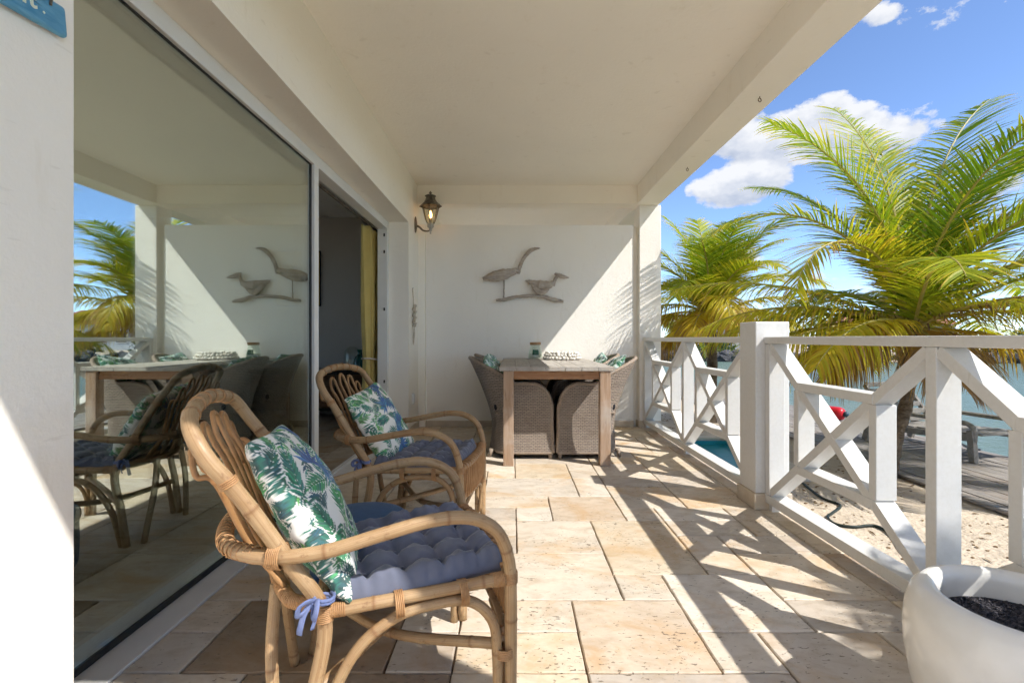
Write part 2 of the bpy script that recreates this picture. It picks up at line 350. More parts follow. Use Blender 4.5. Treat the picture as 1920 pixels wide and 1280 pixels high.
# ------------------------------------------------------------------ geometry helpers
def tag(o, label=None, cat=None, group=None, kind=None):
    if label: o['label'] = label
    if cat: o['category'] = cat
    if group: o['group'] = group
    if kind: o['kind'] = kind
    return o
def link(name, me, m, parent=None, smooth=False):
    o = bpy.data.objects.new(name, me); COL.objects.link(o)
    if m is not None and not me.materials:
        for k in (m if isinstance(m, (list, tuple)) else (m,)): me.materials.append(MATS[k])
    if smooth and len(me.polygons): me.polygons.foreach_set('use_smooth', [True]*len(me.polygons))
    if parent is not None: o.parent = parent
    return o
def empty(name, loc=(0, 0, 0), rz=0.0, label=None, cat=None, group=None, kind=None):
    o = bpy.data.objects.new(name, None); COL.objects.link(o); o.location = loc; o.rotation_euler = (0, 0, rz)
    o.empty_display_size = 0.05
    return tag(o, label, cat, group, kind)
class MB:
    def __init__(s): s.v = []; s.f = []; s.uv = []; s.ring = []
    def add(s, vs, fs, uvs=None, ring=None):
        b = len(s.v); s.v += [tuple(v) for v in vs]; s.f += [tuple(b+i for i in f) for f in fs]
        s.uv += uvs if uvs is not None else [(0, 0)]*len(vs)
        s.ring += ring if ring is not None else [0.0]*len(vs)
        return s
    def box(s, x0, x1, y0, y1, z0, z1):
        v = [(x0, y0, z0), (x1, y0, z0), (x1, y1, z0), (x0, y1, z0), (x0, y0, z1), (x1, y0, z1), (x1, y1, z1), (x0, y1, z1)]
        return s.add(v, [(0, 3, 2, 1), (4, 5, 6, 7), (0, 1, 5, 4), (1, 2, 6, 5), (2, 3, 7, 6), (3, 0, 4, 7)])
    def mesh(s, name, uv=False):
        me = bpy.data.meshes.new(name); me.from_pydata(s.v, [], s.f); me.update()
        if uv:
            l = me.uv_layers.new(name='UVMap')
            for lp in me.loops: l.data[lp.index].uv = s.uv[lp.vertex_index]
            at = me.attributes.new('ring', 'FLOAT', 'POINT'); at.data.foreach_set('value', s.ring)
        return me
    def build(s, name, m, parent=None, smooth=False, bevel=0.0, uv=False, seg=2):
        o = link(name, s.mesh(name, uv), m, parent, smooth)
        if bevel:
            md = o.modifiers.new('bevel', 'BEVEL'); md.width = bevel; md.segments = seg; md.limit_method = 'ANGLE'
        return o
def box(name, m, d, parent=None, bevel=0.0):
    return MB().box(*d).build(name, m, parent, bevel=bevel)
def catmull(pts, n=8, closed=False):
    pts = [Vector(p) for p in pts]; out = []
    N = len(pts); rng = range(N if closed else N-1)
    for i in rng:
        if closed: p0, p1, p2, p3 = pts[(i-1) % N], pts[i], pts[(i+1) % N], pts[(i+2) % N]
        else:
            p1, p2 = pts[i], pts[i+1]
            p0 = pts[i-1] if i > 0 else p1*2-p2
            p3 = pts[i+2] if i+2 < N else p2*2-p1
        for k in range(n):
            t = k/n; t2 = t*t; t3 = t2*t
            out.append(0.5*((2*p1)+(p2-p0)*t+(2*p0-5*p1+4*p2-p3)*t2+(3*p1-p0-3*p2+p3)*t3))
    if not closed: out.append(pts[-1])
    return out
def tube(mb, path, rad, sides=10, nodes=None, cap=True, closed=False, squash=1.0):
    """sweep a circle; rad a number or function of t; nodes = spacing in metres of the cane's rings"""
    path = [Vector(p) for p in path]; n = len(path)
    L = [0.0]
    for i in range(1, n): L.append(L[-1]+(path[i]-path[i-1]).length)
    tot = L[-1] or 1.0
    marks = []
    if nodes:
        x = nodes*rnd.uniform(0.3, 0.9)
        while x < tot: marks.append(x); x += nodes*rnd.uniform(0.75, 1.25)
        # insert sample points at every ring
        newp = []; newL = []
        ks = sorted(set([round(v, 5) for v in L] + [round(min(max(m+d, 0), tot), 5) for m in marks for d in (-.007, -.003, 0, .003, .007)]))
        j = 0
        for s in ks:
            while j < n-2 and L[j+1] < s: j += 1
            seg = L[j+1]-L[j] or 1e-9; t = min(max((s-L[j])/seg, 0), 1)
            newp.append(path[j].lerp(path[j+1], t)); newL.append(s)
        path, L, n = newp, newL, len(newp)
    tang = []
    for i in range(n):
        if closed: a, b = path[(i-1) % n], path[(i+1) % n]
        else: a, b = path[max(i-1, 0)], path[min(i+1, n-1)]
        d = (b-a); tang.append(d.normalized() if d.length > 1e-9 else Vector((0, 0, 1)))
    nv = tang[0].orthogonal().normalized(); vs = []; uvs = []; ring = []
    for i in range(n):
        nv = (nv - tang[i]*nv.dot(tang[i])).normalized(); bv = tang[i].cross(nv)
        r = rad(L[i]/tot) if callable(rad) else rad
        g = 0.0
        for m in marks:
            q = abs(L[i]-m)
            if q < 0.0075: g = max(g, 1-q/0.0075)
        r *= 1+0.07*g
        for k in range(sides):
            a = 2*math.pi*k/sides
            vs.append(path[i]+nv*math.cos(a)*r+bv*math.sin(a)*r*squash); uvs.append((k/sides, L[i])); ring.append(g)
    fs = []
    for i in range(n if closed else n-1):
        for k in range(sides):
            a = i*sides+k; b = i*sides+(k+1) % sides; j = (i+1) % n
            fs.append((a, b, j*sides+(k+1) % sides, j*sides+k))
    if cap and not closed:
        fs.append(tuple(reversed(range(sides)))); fs.append(tuple((n-1)*sides+k for k in range(sides)))
    return mb.add(vs, fs, uvs, ring)
def lathe(mb, prof, cx=0, cy=0, cz=0, sides=32, cap=True):
    vs = []; fs = []
    for (r, z) in prof:
        for k in range(sides):
            a = 2*math.pi*k/sides; vs.append((cx+r*math.cos(a), cy+r*math.sin(a), cz+z))
    for i in range(len(prof)-1):
        for k in range(sides):
            fs.append((i*sides+k, i*sides+(k+1) % sides, (i+1)*sides+(k+1) % sides, (i+1)*sides+k))
    if cap:
        fs.append(tuple(reversed(range(sides)))); fs.append(tuple((len(prof)-1)*sides+k for k in range(sides)))
    return mb.add(vs, fs)
def ball(mb, c, r, sub=1, sx=1, sy=1, sz=1, jit=0.0):
    bm = bmesh.new(); bmesh.ops.create_icosphere(bm, subdivisions=sub, radius=1.0)
    vs = []
    for v in bm.verts:
        k = 1+rnd.uniform(-jit, jit)
        vs.append((c[0]+v.co.x*r*sx*k, c[1]+v.co.y*r*sy*k, c[2]+v.co.z*r*sz*k))
    fs = [tuple(v.index for v in f.verts) for f in bm.faces]; bm.free()
    return mb.add(vs, fs)
def copy_tree(o, parent=None):
    c = o.copy(); COL.objects.link(c); c.parent = parent
    if parent is not None: c.matrix_parent_inverse = o.matrix_parent_inverse.copy()
    for ch in list(o.children): copy_tree(ch, c)
    return c

# ================================================================== SETTING
WALL_X, GLASS_X, CEIL, BEAM_Z, ROOF_END, FLOOR_L = -1.06, -1.285, 2.71, 2.50, 0.25, -1.172
GROUND = -0.34
# sand sheet with the pool's hole left open, reaching far behind and to the sides
PX0, PX1, PY0, PY1 = 1.82, 2.80, 4.72, 6.40
def ground_sheet():
    xs = [-300, -6, 1.0, PX0, PX1, 3.72, 5.30]; ys = [-300, -6, PY0, PY1, 14, 60, 300]
    mb = MB()
    for i in range(len(xs)-1):
        for j in range(len(ys)-1):
            if xs[i] >= PX0-1e-6 and xs[i+1] <= PX1+1e-6 and ys[j] >= PY0-1e-6 and ys[j+1] <= PY1+1e-6: continue
            mb.add([(xs[i], ys[j], GROUND), (xs[i+1], ys[j], GROUND), (xs[i+1], ys[j+1], GROUND), (xs[i], ys[j+1], GROUND)], [(0, 1, 2, 3)])
    me = mb.mesh('ground'); bm = bmesh.new(); bm.from_mesh(me); bmesh.ops.remove_doubles(bm, verts=bm.verts, dist=1e-4)
    bm.to_mesh(me); bm.free()
    return tag(link('ground', me, 'sand'), kind='structure')
ground_sheet()
tag(MB().add([(5.30, -300, -0.95), (900, -300, -0.95), (900, 1500, -0.95), (5.30, 1500, -0.95)], [(0, 1, 2, 3)]).build('water', 'lagoon'), kind='structure')
tag(box('seabed_bank', 'concrete', (5.18, 5.30, -300, 300, -2.0, GROUND-0.004)), kind='structure')
far = MB().box(-300, 5.3, 300, 1500, -2, GROUND); tag(far.build('far_ground', 'sand'), kind='structure')

# pool
pool = empty('plunge_pool', ((PX0+PX1)/2, (PY0+PY1)/2, GROUND), 0, 'turquoise plunge pool with pale stone rim beyond the railing', 'pool')
cx, cy = pool.location.x, pool.location.y; hx, hy = (PX1-PX0)/2, (PY1-PY0)/2
b_ = MB(); b_.add([(-hx, -hy, 0), (hx, -hy, 0), (hx, hy, 0), (-hx, hy, 0), (-hx, -hy, -.9), (hx, -hy, -.9), (hx, hy, -.9), (-hx, hy, -.9)],
                  [(0, 1, 5, 4), (1, 2, 6, 5), (2, 3, 7, 6), (3, 0, 4, 7), (4, 5, 6, 7)])
b_.build('basin', 'pool_paint', pool)
MB().add([(-hx, -hy, -.05), (hx, -hy, -.05), (hx, hy, -.05), (-hx, hy, -.05)], [(0, 1, 2, 3)]).build('pool_surface', 'pool_water', pool)
cw = .16
for d in ((-hx-cw, hx+cw, -hy-cw, -hy, .0, .035), (-hx-cw, hx+cw, hy, hy+cw, .0, .035), (-hx-cw, -hx, -hy+.003, hy-.003, .0, .035), (hx, hx+cw, -hy+.003, hy-.003, .0, .035)):
    box('coping', 'coping', d, pool, 0.008)

# ---- terrace slab and its French-pattern travertine
slab = tag(box('terrace_floor', 'grout', (-1.30, 1.62, -3.0, 9.0, GROUND-.05, -0.012)), kind='structure')
G = 0.2035; GX0 = 0.022; GY0 = 1.462
CREAM = (0.56, 0.495, 0.41); PALE = (0.61, 0.55, 0.47); YEL = (0.58, 0.50, 0.385); ORA = (0.55, 0.46, 0.36); BRN = (0.31, 0.235, 0.165); GRY = (0.49, 0.435, 0.37)
spec = [  # k0, j0, width, depth, tint (grid steps) as laid on the terrace
    (1, 0, 2, 2, ORA), (-1, 0, 2, 1, YEL), (-1, 1, 2, 1, CREAM), (-1, 2, 3, 2, CREAM), (0, 4, 2, 2, CREAM), (2, 3, 2, 3, YEL), (2, 2, 1, 1, CREAM),
    (3, 1, 2, 2, PALE), (3, 0, 1, 1, CREAM), (4, -1, 2, 2, GRY), (6, 0, 1, 1, GRY), (5, 1, 2, 1, GRY), (5, 2, 2, 2, CREAM), (4, 3, 1, 2, CREAM),
    (1, 6, 2, 2, ORA), (0, 6, 1, 1, PALE), (3, 6, 1, 1, CREAM), (3, 7, 2, 2, CREAM), (-1, 8, 3, 2, PALE), (-1, 7, 2, 1, CREAM), (2, 8, 1, 2, PALE), (3, 9, 2, 1, GRY),
    (0, 10, 2, 2, YEL), (2, 10, 1, 1, CREAM), (-5, 0, 3, 2, BRN), (-6, 1, 1, 1, CREAM), (-6, 0, 1, 1, PALE), (-4, -2, 3, 2, BRN), (-6, -1, 2, 1, PALE), (-6, 2, 2, 2, CREAM),
    (4, 5, 2, 1, CREAM), (5, 4, 2, 1, GRY), (6, 5, 1, 2, CREAM), (4, 6, 2, 1, PALE), (-4, 2, 2, 2, CREAM), (-2, 2, 1, 1, PALE), (-2, 3, 1, 2, CREAM), (-1, 4, 1, 1, GRY)]
TILE_MESH = {}
def tile_mesh(wd, dp, var):
    key = (round(wd, 3), round(dp, 3), var)
    if key in TILE_MESH: return TILE_MESH[key]
    rr = random.Random(hash(key) & 0xffff); g = 0.0032
    def ring(inset, z, jit):
        pts = []
        for (ax, ay, bx, by) in ((g, g, wd-g, g), (wd-g, g, wd-g, dp-g), (wd-g, dp-g, g, dp-g), (g, dp-g, g, g)):
            n = max(2, int(math.hypot(bx-ax, by-ay)/0.05))
            for k in range(n):
                t = k/n; pts.append((ax+(bx-ax)*t, ay+(by-ay)*t))
        out = []
        for i, (x, y) in enumerate(pts):
            jx, jy = jj[i]
            x += jx*jit; y += jy*jit
            x += inset*(1 if x < wd/2 else -1) if min(x, wd-x) < 0.012 else 0
            y += inset*(1 if y < dp/2 else -1) if min(y, dp-y) < 0.012 else 0
            out.append((x, y, z))
        return out
    jj = [(rr.uniform(-1, 1), rr.uniform(-1, 1)) for _ in range(400)]
    r0 = ring(0, -0.011, 0.0012); r1 = ring(0, -0.0035, 0.0018); r2 = ring(0.0035, 0.0, 0.0022)
    n = len(r0); mb = MB(); vs = r0+r1+r2; fs = [tuple(2*n+i for i in range(n))]
    for q in (0, 1):
        for i in range(n): fs.append((q*n+i, q*n+(i+1) % n, (q+1)*n+(i+1) % n, (q+1)*n+i))
    mb.add(vs, fs); me = mb.mesh('tile'); me.materials.append(MATS['travertine']); TILE_MESH[key] = me
    return me
def lay_tiles(parent, kr, jr, xclip, yclip, fixed, seed, z=0.0, tone=1.0):
    rr = random.Random(seed); used = {}
    def free(k, j, w_, d_):
        return all((a, b) not in used and kr[0] <= a < kr[1] and jr[0] <= b < jr[1] for a in range(k, k+w_) for b in range(j, j+d_))
    out = []
    def put(k, j, w_, d_, tint):
        for a in range(k, k+w_):
            for b in range(j, j+d_): used[(a, b)] = 1
        out.append((k, j, w_, d_, tint))
    for f in fixed:
        if free(*f[:4]): put(*f)
    for j in range(jr[0], jr[1]):
        for k in range(kr[0], kr[1]):
            if (k, j) in used: continue
            opts = [(2, 2), (3, 2), (2, 3), (1, 2), (2, 1), (1, 1), (2, 2), (3, 2), (2, 3)]; rr.shuffle(opts)
            for (w_, d_) in opts + [(1, 1)]:
                if (w_, d_) == (1, 1) and rr.random() < .6 and free(k, j, 2, 1): continue
                if free(k, j, w_, d_): put(k, j, w_, d_, rr.choice((CREAM, CREAM, PALE, YEL, GRY, ORA, CREAM, PALE))); break
    for (k, j, w_, d_, tint) in out:
        x0 = max(GX0+k*G, xclip[0]); x1 = min(GX0+(k+w_)*G, xclip[1]); y0 = max(GY0+j*G, yclip[0]); y1 = min(GY0+(j+d_)*G, yclip[1])
        if x1-x0 < 0.03 or y1-y0 < 0.03: continue
        o = link('tile', tile_mesh(x1-x0, y1-y0, rr.randrange(3)), None, parent)
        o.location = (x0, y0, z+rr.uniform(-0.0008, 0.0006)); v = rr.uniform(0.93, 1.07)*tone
        o['tint'] = [tint[0]*v, tint[1]*v, tint[2]*v]
lay_tiles(slab, (-6, 8), (-9, 21), (FLOOR_L, 1.605), (-0.4, 5.545), spec, 5)

# ---- house
house = empty('house', (0, 0, 0), 0, 'white plastered house wall and deep roof over the terrace', 'house')
def hpart(name, m, d, bevel=0.0, label=None):
    o = box(name, m, d, house, bevel)
    if label: o['label'] = label
    return o
hpart('wall', 'plaster_white', (-1.32, WALL_X, -3.0, 1.18, -.3, 2.709))
hpart('lintel', 'plaster', (-1.32, WALL_X, 1.18, 5.0, 2.19, 2.709))
hpart('pier', 'plaster', (-1.32, WALL_X, 5.0, 9.0, -.3, 2.709))
hpart('ceiling', 'plaster', (-1.32, 1.401, 0.256, 9.0, CEIL, 2.93))
hpart('eave_beam', 'plaster', (1.40, 1.65, 0.20, 9.0, BEAM_Z, 3.02), 0.006)
hpart('cross_beam', 'plaster', (WALL_X-.002, 1.402, 5.45, 5.65, BEAM_Z+.002, CEIL+.01), 0.006)
hpart('cross_beam', 'plaster', (WALL_X-.002, 1.402, ROOF_END, ROOF_END+.2, BEAM_Z+.002, CEIL+.01), 0.006)
hpart('column', 'plaster_white', (1.438, 1.682, 5.505, 5.75, -.33, BEAM_Z+.001), 0.006)
hpart('column', 'plaster_white', (1.403, 1.647, .203, ROOF_END+.198, -.33, BEAM_Z+.001), 0.006)
hpart('roof_slab', 'concrete', (-5.6, 1.645, ROOF_END, 9.0, 3.021, 3.12))
hpart('roof_slab', 'concrete', (-5.6, -1.06, -3.1, ROOF_END-.001, 3.021, 3.12))
hpart('corner_strip', 'plaster', (WALL_X-.01, -0.985, 5.515, 5.58, -.02, 2.285), 0.003)
# room behind the glass
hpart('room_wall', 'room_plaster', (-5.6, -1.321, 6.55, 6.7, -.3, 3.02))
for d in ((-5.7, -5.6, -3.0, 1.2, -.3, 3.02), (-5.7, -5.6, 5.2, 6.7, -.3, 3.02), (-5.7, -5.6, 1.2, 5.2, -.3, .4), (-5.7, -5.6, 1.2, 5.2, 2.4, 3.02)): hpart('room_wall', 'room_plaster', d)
added_window = hpart('window', 'white_metal', (-5.67, -5.63, 3.17, 3.23, .4, 2.4)); box('pane', 'clear_glass', (-5.655, -5.649, 1.2, 5.2, .4, 2.4), added_window)  # window added out of view, letting in daylight to brighten the room
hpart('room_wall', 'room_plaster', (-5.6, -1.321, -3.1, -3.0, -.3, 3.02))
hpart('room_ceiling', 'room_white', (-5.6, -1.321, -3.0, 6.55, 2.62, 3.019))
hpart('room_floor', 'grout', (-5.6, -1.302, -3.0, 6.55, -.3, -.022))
# skirting on pier, column
hpart('skirting', 'skirting', (WALL_X, WALL_X+.012, 5.0, 5.515, 0.001, .075), 0.003)
hpart('skirting', 'skirting', (1.424, 1.69, 5.491, 5.505, 0.001, .072), 0.003)
hpart('skirting', 'skirting', (1.424, 1.438, 5.5055, 5.61, 0.001, .072), 0.003)
hpart('column_recess', 'plaster_white', (1.36, 1.45, 5.625, 5.66, -.3, 2.285))
room_floor = tag(box('room_tiles', 'grout', (-5.55, -1.36, 2.4, 6.5, -.02, -.016)), kind='structure')
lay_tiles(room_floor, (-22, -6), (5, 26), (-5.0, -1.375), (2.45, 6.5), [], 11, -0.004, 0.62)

tag(box('neighbour_floor', 'skirting', (-1.055, 1.60, 5.68, 9.0, -.0115, 0.0)), kind='structure')
part = empty('partition_wall', (0.16, 5.61, 0), 0, 'white chest-high-plus privacy wall closing the far end of the terrace', 'wall')
part['label'] = 'white plastered privacy wall closing the far end of the terrace'
box('wall', 'plaster_white', (-1.135, 1.220, -.06, .06, -.3, 2.29), part, 0.005).location = (0, 0, 0)
box('skirting', 'skirting', (-1.14, 1.222, -.074, -.06, 0.001, .068), part, 0.003)

# ---- sliding glass door
door = empty('sliding_door', (GLASS_X, 3.0, 0), 0, 'tall sliding glass door with white aluminium frame, slid open at the far side', 'door')
gx = 0.0
def dpart(name, m, d, bevel=0.002, parent=door):
    x0, x1, y0, y1, z0, z1 = d
    return box(name, m, (x0-GLASS_X, x1-GLASS_X, y0-3.0, y1-3.0, z0, z1), parent, bevel)
dpart('sill', 'sill_metal', (-1.262, FLOOR_L, 1.18, 4.995, -.011, 0.006))
dpart('sill', 'sill_metal', (-1.36, -1.263, 1.18, 4.995, -.011, 0.002))
for k, x in enumerate((-1.345, -1.315)): dpart('track', 'sill_metal', (x, x+.008, 3.2, 4.95, 0.002, .014), 0.001)
dpart('head_frame', 'white_metal', (-1.36, -1.262, 1.18, 4.995, 2.112, 2.188))
dpart('jamb', 'white_metal', (-1.36, -1.262, 4.935, 4.995, 0.004, 2.111))
dpart('jamb', 'white_metal', (-1.36, -1.262, 1.1805, 1.205, 0.007, 2.111))
for z in (.55, 1.28, 1.86, 2.03): dpart('latch_plate', 'rubber', (-1.298, -1.284, 4.928, 4.9348, z, z+.03), 0.001)
pane1 = dpart('pane', 'door_glass', (-1.297, -1.285, 1.206, 3.12, 0.03, 2.105), 0.0); pane1['label'] = 'large closed pane mirroring the terrace'
dpart('gasket', 'rubber', (-1.302, -1.280, 1.206, 3.12, 0.007, .0295), 0.0)
dpart('gasket', 'rubber', (-1.302, -1.280, 1.206, 3.12, 2.1051, 2.1115), 0.0)
dpart('gasket', 'rubber', (-1.301, -1.281, 3.10, 3.1205, 0.0296, 2.105), 0.0)
dpart('meeting_stile', 'white_metal', (-1.315, -1.263, 3.121, 3.19, 0.0065, 2.1115))
# slid-back leaf standing behind the closed pane
leaf = empty('sliding_leaf', (0, 0, 0)); leaf.parent = door
dpart('pane', 'clear_glass', (-1.337, -1.331, 1.40, 3.13, 0.06, 2.06), 0.0, leaf)
for d in ((-1.348, -1.321, 3.131, 3.185, .016, 2.11), (-1.348, -1.321, 1.34, 1.399, .016, 2.11), (-1.347, -1.322, 1.40, 3.13, .016, .059), (-1.347, -1.322, 1.40, 3.13, 2.061, 2.11)):
    dpart('leaf_frame', 'white_metal', d, 0.002, leaf)

# ---- railing
RX0, RX1 = 1.482, 1.572
def yz_bar(name, a, c, th, x0, x1, parent, m='painted_wood'):
    """a straight timber between two points (y, z), th thick, cut square"""
    ay, az = a; cy_, cz_ = c; L = math.hypot(cy_-ay, cz_-az); ny, nz = -(cz_-az)/L*th/2, (cy_-ay)/L*th/2
    v = []
    for x in (x0, x1): v += [(x, ay+ny, az+nz), (x, cy_+ny, cz_+nz), (x, cy_-ny, cz_-nz), (x, ay-ny, az-nz)]
    return MB().add(v, [(0, 1, 2, 3), (7, 6, 5, 4), (0, 4, 5, 1), (1, 5, 6, 2), (2, 6, 7, 3), (3, 7, 4, 0)]).build(name, m, parent, bevel=0.003)
def railing(ys, label):
    """ys: far to near; uprights stand at each, cross-braced panels between"""
    y0 = ys[0]; r = empty('railing', (1.527, (ys[0]+ys[-1])/2, 0), 0, label, 'railing', 'cross-braced terrace railings')
    def pr(o): o.location = (-r.location.x, -r.location.y, 0); return o
    far, near = ys[0]+.0, ys[-1]
    pr(box('top_rail', 'painted_wood', (1.476, 1.578, near, far, .970, 1.009), r, 0.004))
    pr(box('bottom_rail', 'painted_wood', (RX0-.004, RX1+.004, near+.001, far-.001, .045, .095), r, 0.004))
    ups = []
    for i, y in enumerate(ys):
        a, b = (y-.046, y) if i == 0 else ((y, y+.046) if i == len(ys)-1 else (y-.023, y+.023))
        pr(box('upright', 'painted_wood', (RX0, RX1, a, b, .0951, .9699), r, 0.003)); ups.append((a, b))
    for i in range(len(ys)-1):
        yf = ups[i][0]; yn = ups[i+1][1]; zt, zb = .958, .107
        pr(yz_bar('diagonal_brace', (yf, zt), (yn, zb), .043, RX0+.003, RX1-.003, r))
        pr(yz_bar('diagonal_brace', (yf, zb), (yn, zt), .043, RX0+.005, RX1-.005, r))
        q = .245; ya, yb = yf+(yn-yf)*q, yn+(yf-yn)*q; za, zb2 = zt+(zb-zt)*q, zb+(zt-zb)*q
        pr(yz_bar('inner_rail', (ya, za), (yb, za), .042, RX0+.001, RX1-.001, r))
        pr(yz_bar('inner_rail', (ya, zb2), (yb, zb2), .042, RX0+.001, RX1-.001, r))
        pr(yz_bar('inner_upright', (ya, zb2+.0215), (ya, za-.0215), .042, RX0+.002, RX1-.002, r))
        pr(yz_bar('inner_upright', (yb, zb2+.0215), (yb, za-.0215), .042, RX0+.002, RX1-.002, r))
    for i, y in enumerate(ys):
        pr(box('foot_block', 'painted_wood', (1.50, 1.55, max(ups[i][0], near)+.004, ups[i][1]-.004, -.011, .0449), r, 0.002))
    return r
railing([5.503, 4.24, 3.062], 'white cross-braced railing between the far column and the square post')
railing([2.858, 1.728, .598, -.53], 'white cross-braced railing running from the square post towards the viewer')
post = empty('railing_post', (1.527, 2.96, 0), 0, 'stout square white post in the middle of the railing', 'post')
box('shaft', 'painted_wood', (-.100, .100, -.0995, .0995, .093, 1.098), post, 0.006)
box('foot', 'skirting', (-.112, .112, -.112, .112, .0, .0925), post, 0.006)

# ---- wooden boardwalk
deck = tag(box('boardwalk', 'deck_wood', (3.78, 5.42, 0.3, 24, GROUND-.06, GROUND+.012)), kind='structure')
for i in range(13):
    y = 0.2-rnd.uniform(0, 2.0); wdt = 1.76/13
    while y < 16:
        ln = rnd.choice((2.4, 3.0, 3.6)); x0 = 3.71+i*wdt
        box('plank', 'deck_wood', (x0+.004, x0+wdt-.004, y+.003, y+ln-.003, GROUND+.013, GROUND+.040+rnd.uniform(-.003, .003)), deck, 0.004)
        y += ln

# ================================================================== THINGS ON THE TERRACE
# ---- rattan armchairs
def coil(mb, c, axis, r, wire=.0022, turns=4, pitch=.0042, sides=5):
    """a binding wound round a pole at c along axis"""
    axis = Vector(axis).normalized(); u = axis.orthogonal().normalized(); v = axis.cross(u); pts = []
    n = turns*10
    for i in range(n+1):
        a = 2*math.pi*i/10; pts.append(Vector(c)+axis*((i/n-.5)*turns*pitch)+(u*math.cos(a)+v*math.sin(a))*r)
    return tube(mb, pts, wire, sides)
def make_chair(label):
    t = empty('rattan_armchair', (0, 0, 0), 0, label, 'armchair', 'rattan armchairs')
    PR = 0.0160
    def pole(name, pts, r=PR, n=8, sides=12, nodes=.24, m='rattan'):
        mb = MB(); tube(mb, catmull(pts, n), r, sides, nodes); return mb.build(name, m, t, True, uv=True)
    # horseshoe: foot - arm - round the back - arm - foot
    half = [(.275, .262, 0), (.277, .264, .20), (.276, .266, .36), (.268, .270, .445), (.235, .276, .520), (.165, .282, .562), (.07, .286, .568), (-.05, .284, .548), (-.17, .276, .524), (-.29, .245, .516)]
    back = [(-.375, .165, .518), (-.405, .06, .520), (-.405, -.06, .520), (-.375, -.165, .518)]
    pole('arm_rail', half+back+[(x, -y, z) for (x, y, z) in reversed(half)], n=7)
    # back hoop running down into the rear legs
    h2 = [(-.215, .236, 0), (-.192, .240, .18), (-.168, .243, .36), (-.242, .247, .50), (-.335, .255, .655), (-.402, .258, .750), (-.440, .222, .816), (-.456, .11, .841)]
    pole('back_hoop', h2+[(-.460, 0, .848)]+[(x, -y, z) for (x, y, z) in reversed(h2)], r=.0170, n=7)
    # outer rear braces from the lower back ring to the floor
    for s in (1, -1):
        pole('rear_leg', [(-.284, .11*s, .395), (-.290, .145*s, .25), (-.278, .178*s, .10), (-.268, .195*s, 0)], r=.0145, n=5)
        pole('side_bow', [(-.188, .226*s, 0), (-.155, .238*s, .16), (-.095, .247*s, .275), (-.01, .251*s, .335), (.08, .253*s, .352), (.17, .255*s, .345), (.228, .256*s, .29), (.243, .257*s, .20), (.244, .258*s, 0)], r=.0135, n=7)
        pole('seat_rail', [(-.168, .243*s, .372), (.05, .254*s, .382), (.272, .264*s, .392)], r=.0150, n=6)
    pole('seat_rail', [(-.172, .243, .372), (-.172, -.243, .372)], r=.014, n=6)
    pole('seat_rail', [(.272, .262, .392), (.292, .13, .396), (.296, 0, .397), (.292, -.13, .396), (.272, -.262, .392)], r=.0145, n=5)
    pole('front_rail', [(.262, .255, .252), (.284, .13, .246), (.290, 0, .244), (.284, -.13, .246), (.262, -.255, .252)], r=.0115, n=5)
    for s in (1, -1):
        pole('stretcher', [(.255, .245*s, .215), (.0, .004*s, .170+.012*s), (-.188, -.228*s, .185)], r=.0140, n=6)
        pole('front_bow', [(.262, .245*s, .03), (.272, .225*s, .14), (.280, .165*s, .205), (.286, .06*s, .232)], r=.009, n=5)
    # slatted seat base
    for k in range(9):
        x = -.145+k*.047; hw = .246+(x+.145)*.04
        pole('seat_slat', [(x, -hw, .368+.01*(k/8)), (x, hw, .368+.01*(k/8))], r=.006, n=2, sides=6, nodes=None, m='cane')
    # front apron of upright canes
    for k in range(17):
        y = -.235+k*.47/16; xf = .292-abs(y)**2*.33
        pole('apron_cane', [(xf-.016, y, .412), (xf+.006, y, .413), (xf+.0135, y, .398), (xf+.013, y, .33), (xf+.006, y, .247)], r=.0072, n=3, sides=6, nodes=None, m='cane')
    # lower back ring (wrapped) and the looped back canes
    pole('lower_ring', [(-.178, .243, .388), (-.250, .185, .392), (-.288, .08, .396), (-.296, 0, .397), (-.288, -.08, .396), (-.250, -.185, .392), (-.178, -.243, .388)], r=.0125, n=6, m='cane')
    for k in range(5):
        yb = (-.150+k*.075); yt = yb*1.24; wt = .030; wb = .013
        zt = .809-abs(yt)**2*1.6; xb = -.290+yb*yb*1.6
        pts = [(xb, yb-wb, .40), (-.335, yb-wb*1.1, .52), (-.394, yt-wt*.75, .68), (-.428, yt-wt, zt-.055), (-.441, yt-wt*.62, zt-.012), (-.445, yt, zt),
               (-.441, yt+wt*.62, zt-.012), (-.428, yt+wt, zt-.055), (-.394, yt+wt*.75, .68), (-.335, yb+wb*1.1, .52), (xb, yb+wb, .40)]
        pole('back_cane', pts, r=.0066, n=6, sides=7, nodes=.16, m='cane')
    # bindings
    def bind(c, ax, r, turns=4): coil(MBX, c, ax, r, turns=turns)
    for s in (1, -1):
        for (c, ax, r, tn) in (((.275, .264*s, .392), (0, 0, 1), .0185, 7), ((.262, .261*s, .205), (0, 0, 1), .0235, 6), ((-.167, .243*s, .372), (0, 0, 1), .0190, 9), ((.0, .250*s, .366), (1, 0, .04), .0305, 5),
                               ((.155, .255*s, .370), (1, 0, .04), .0305, 5), ((-.266, .2485*s, .518), (-.7, -.3*s, 0), .0285, 7), ((.245, .262*s, .39), (1, .05*s, 0), .0165, 7), ((-.138, .244*s, .375), (1, .05*s, 0), .0165, 8),
                               ((-.360, .2565*s, .69), (-.5, 0, 1), .0192, 4), ((-.456, .10*s, .842), (0, 1, -.15*s), .0180, 3), ((-.449, .175*s, .829), (-.1, 1, -.4*s), .0180, 3), ((-.4595, .035*s, .8475), (0, 1, 0), .0180, 3)):
            MBX = MB(); coil(MBX, c, ax, r, turns=tn); MBX.build('binding', 'cane_binding', t, True)
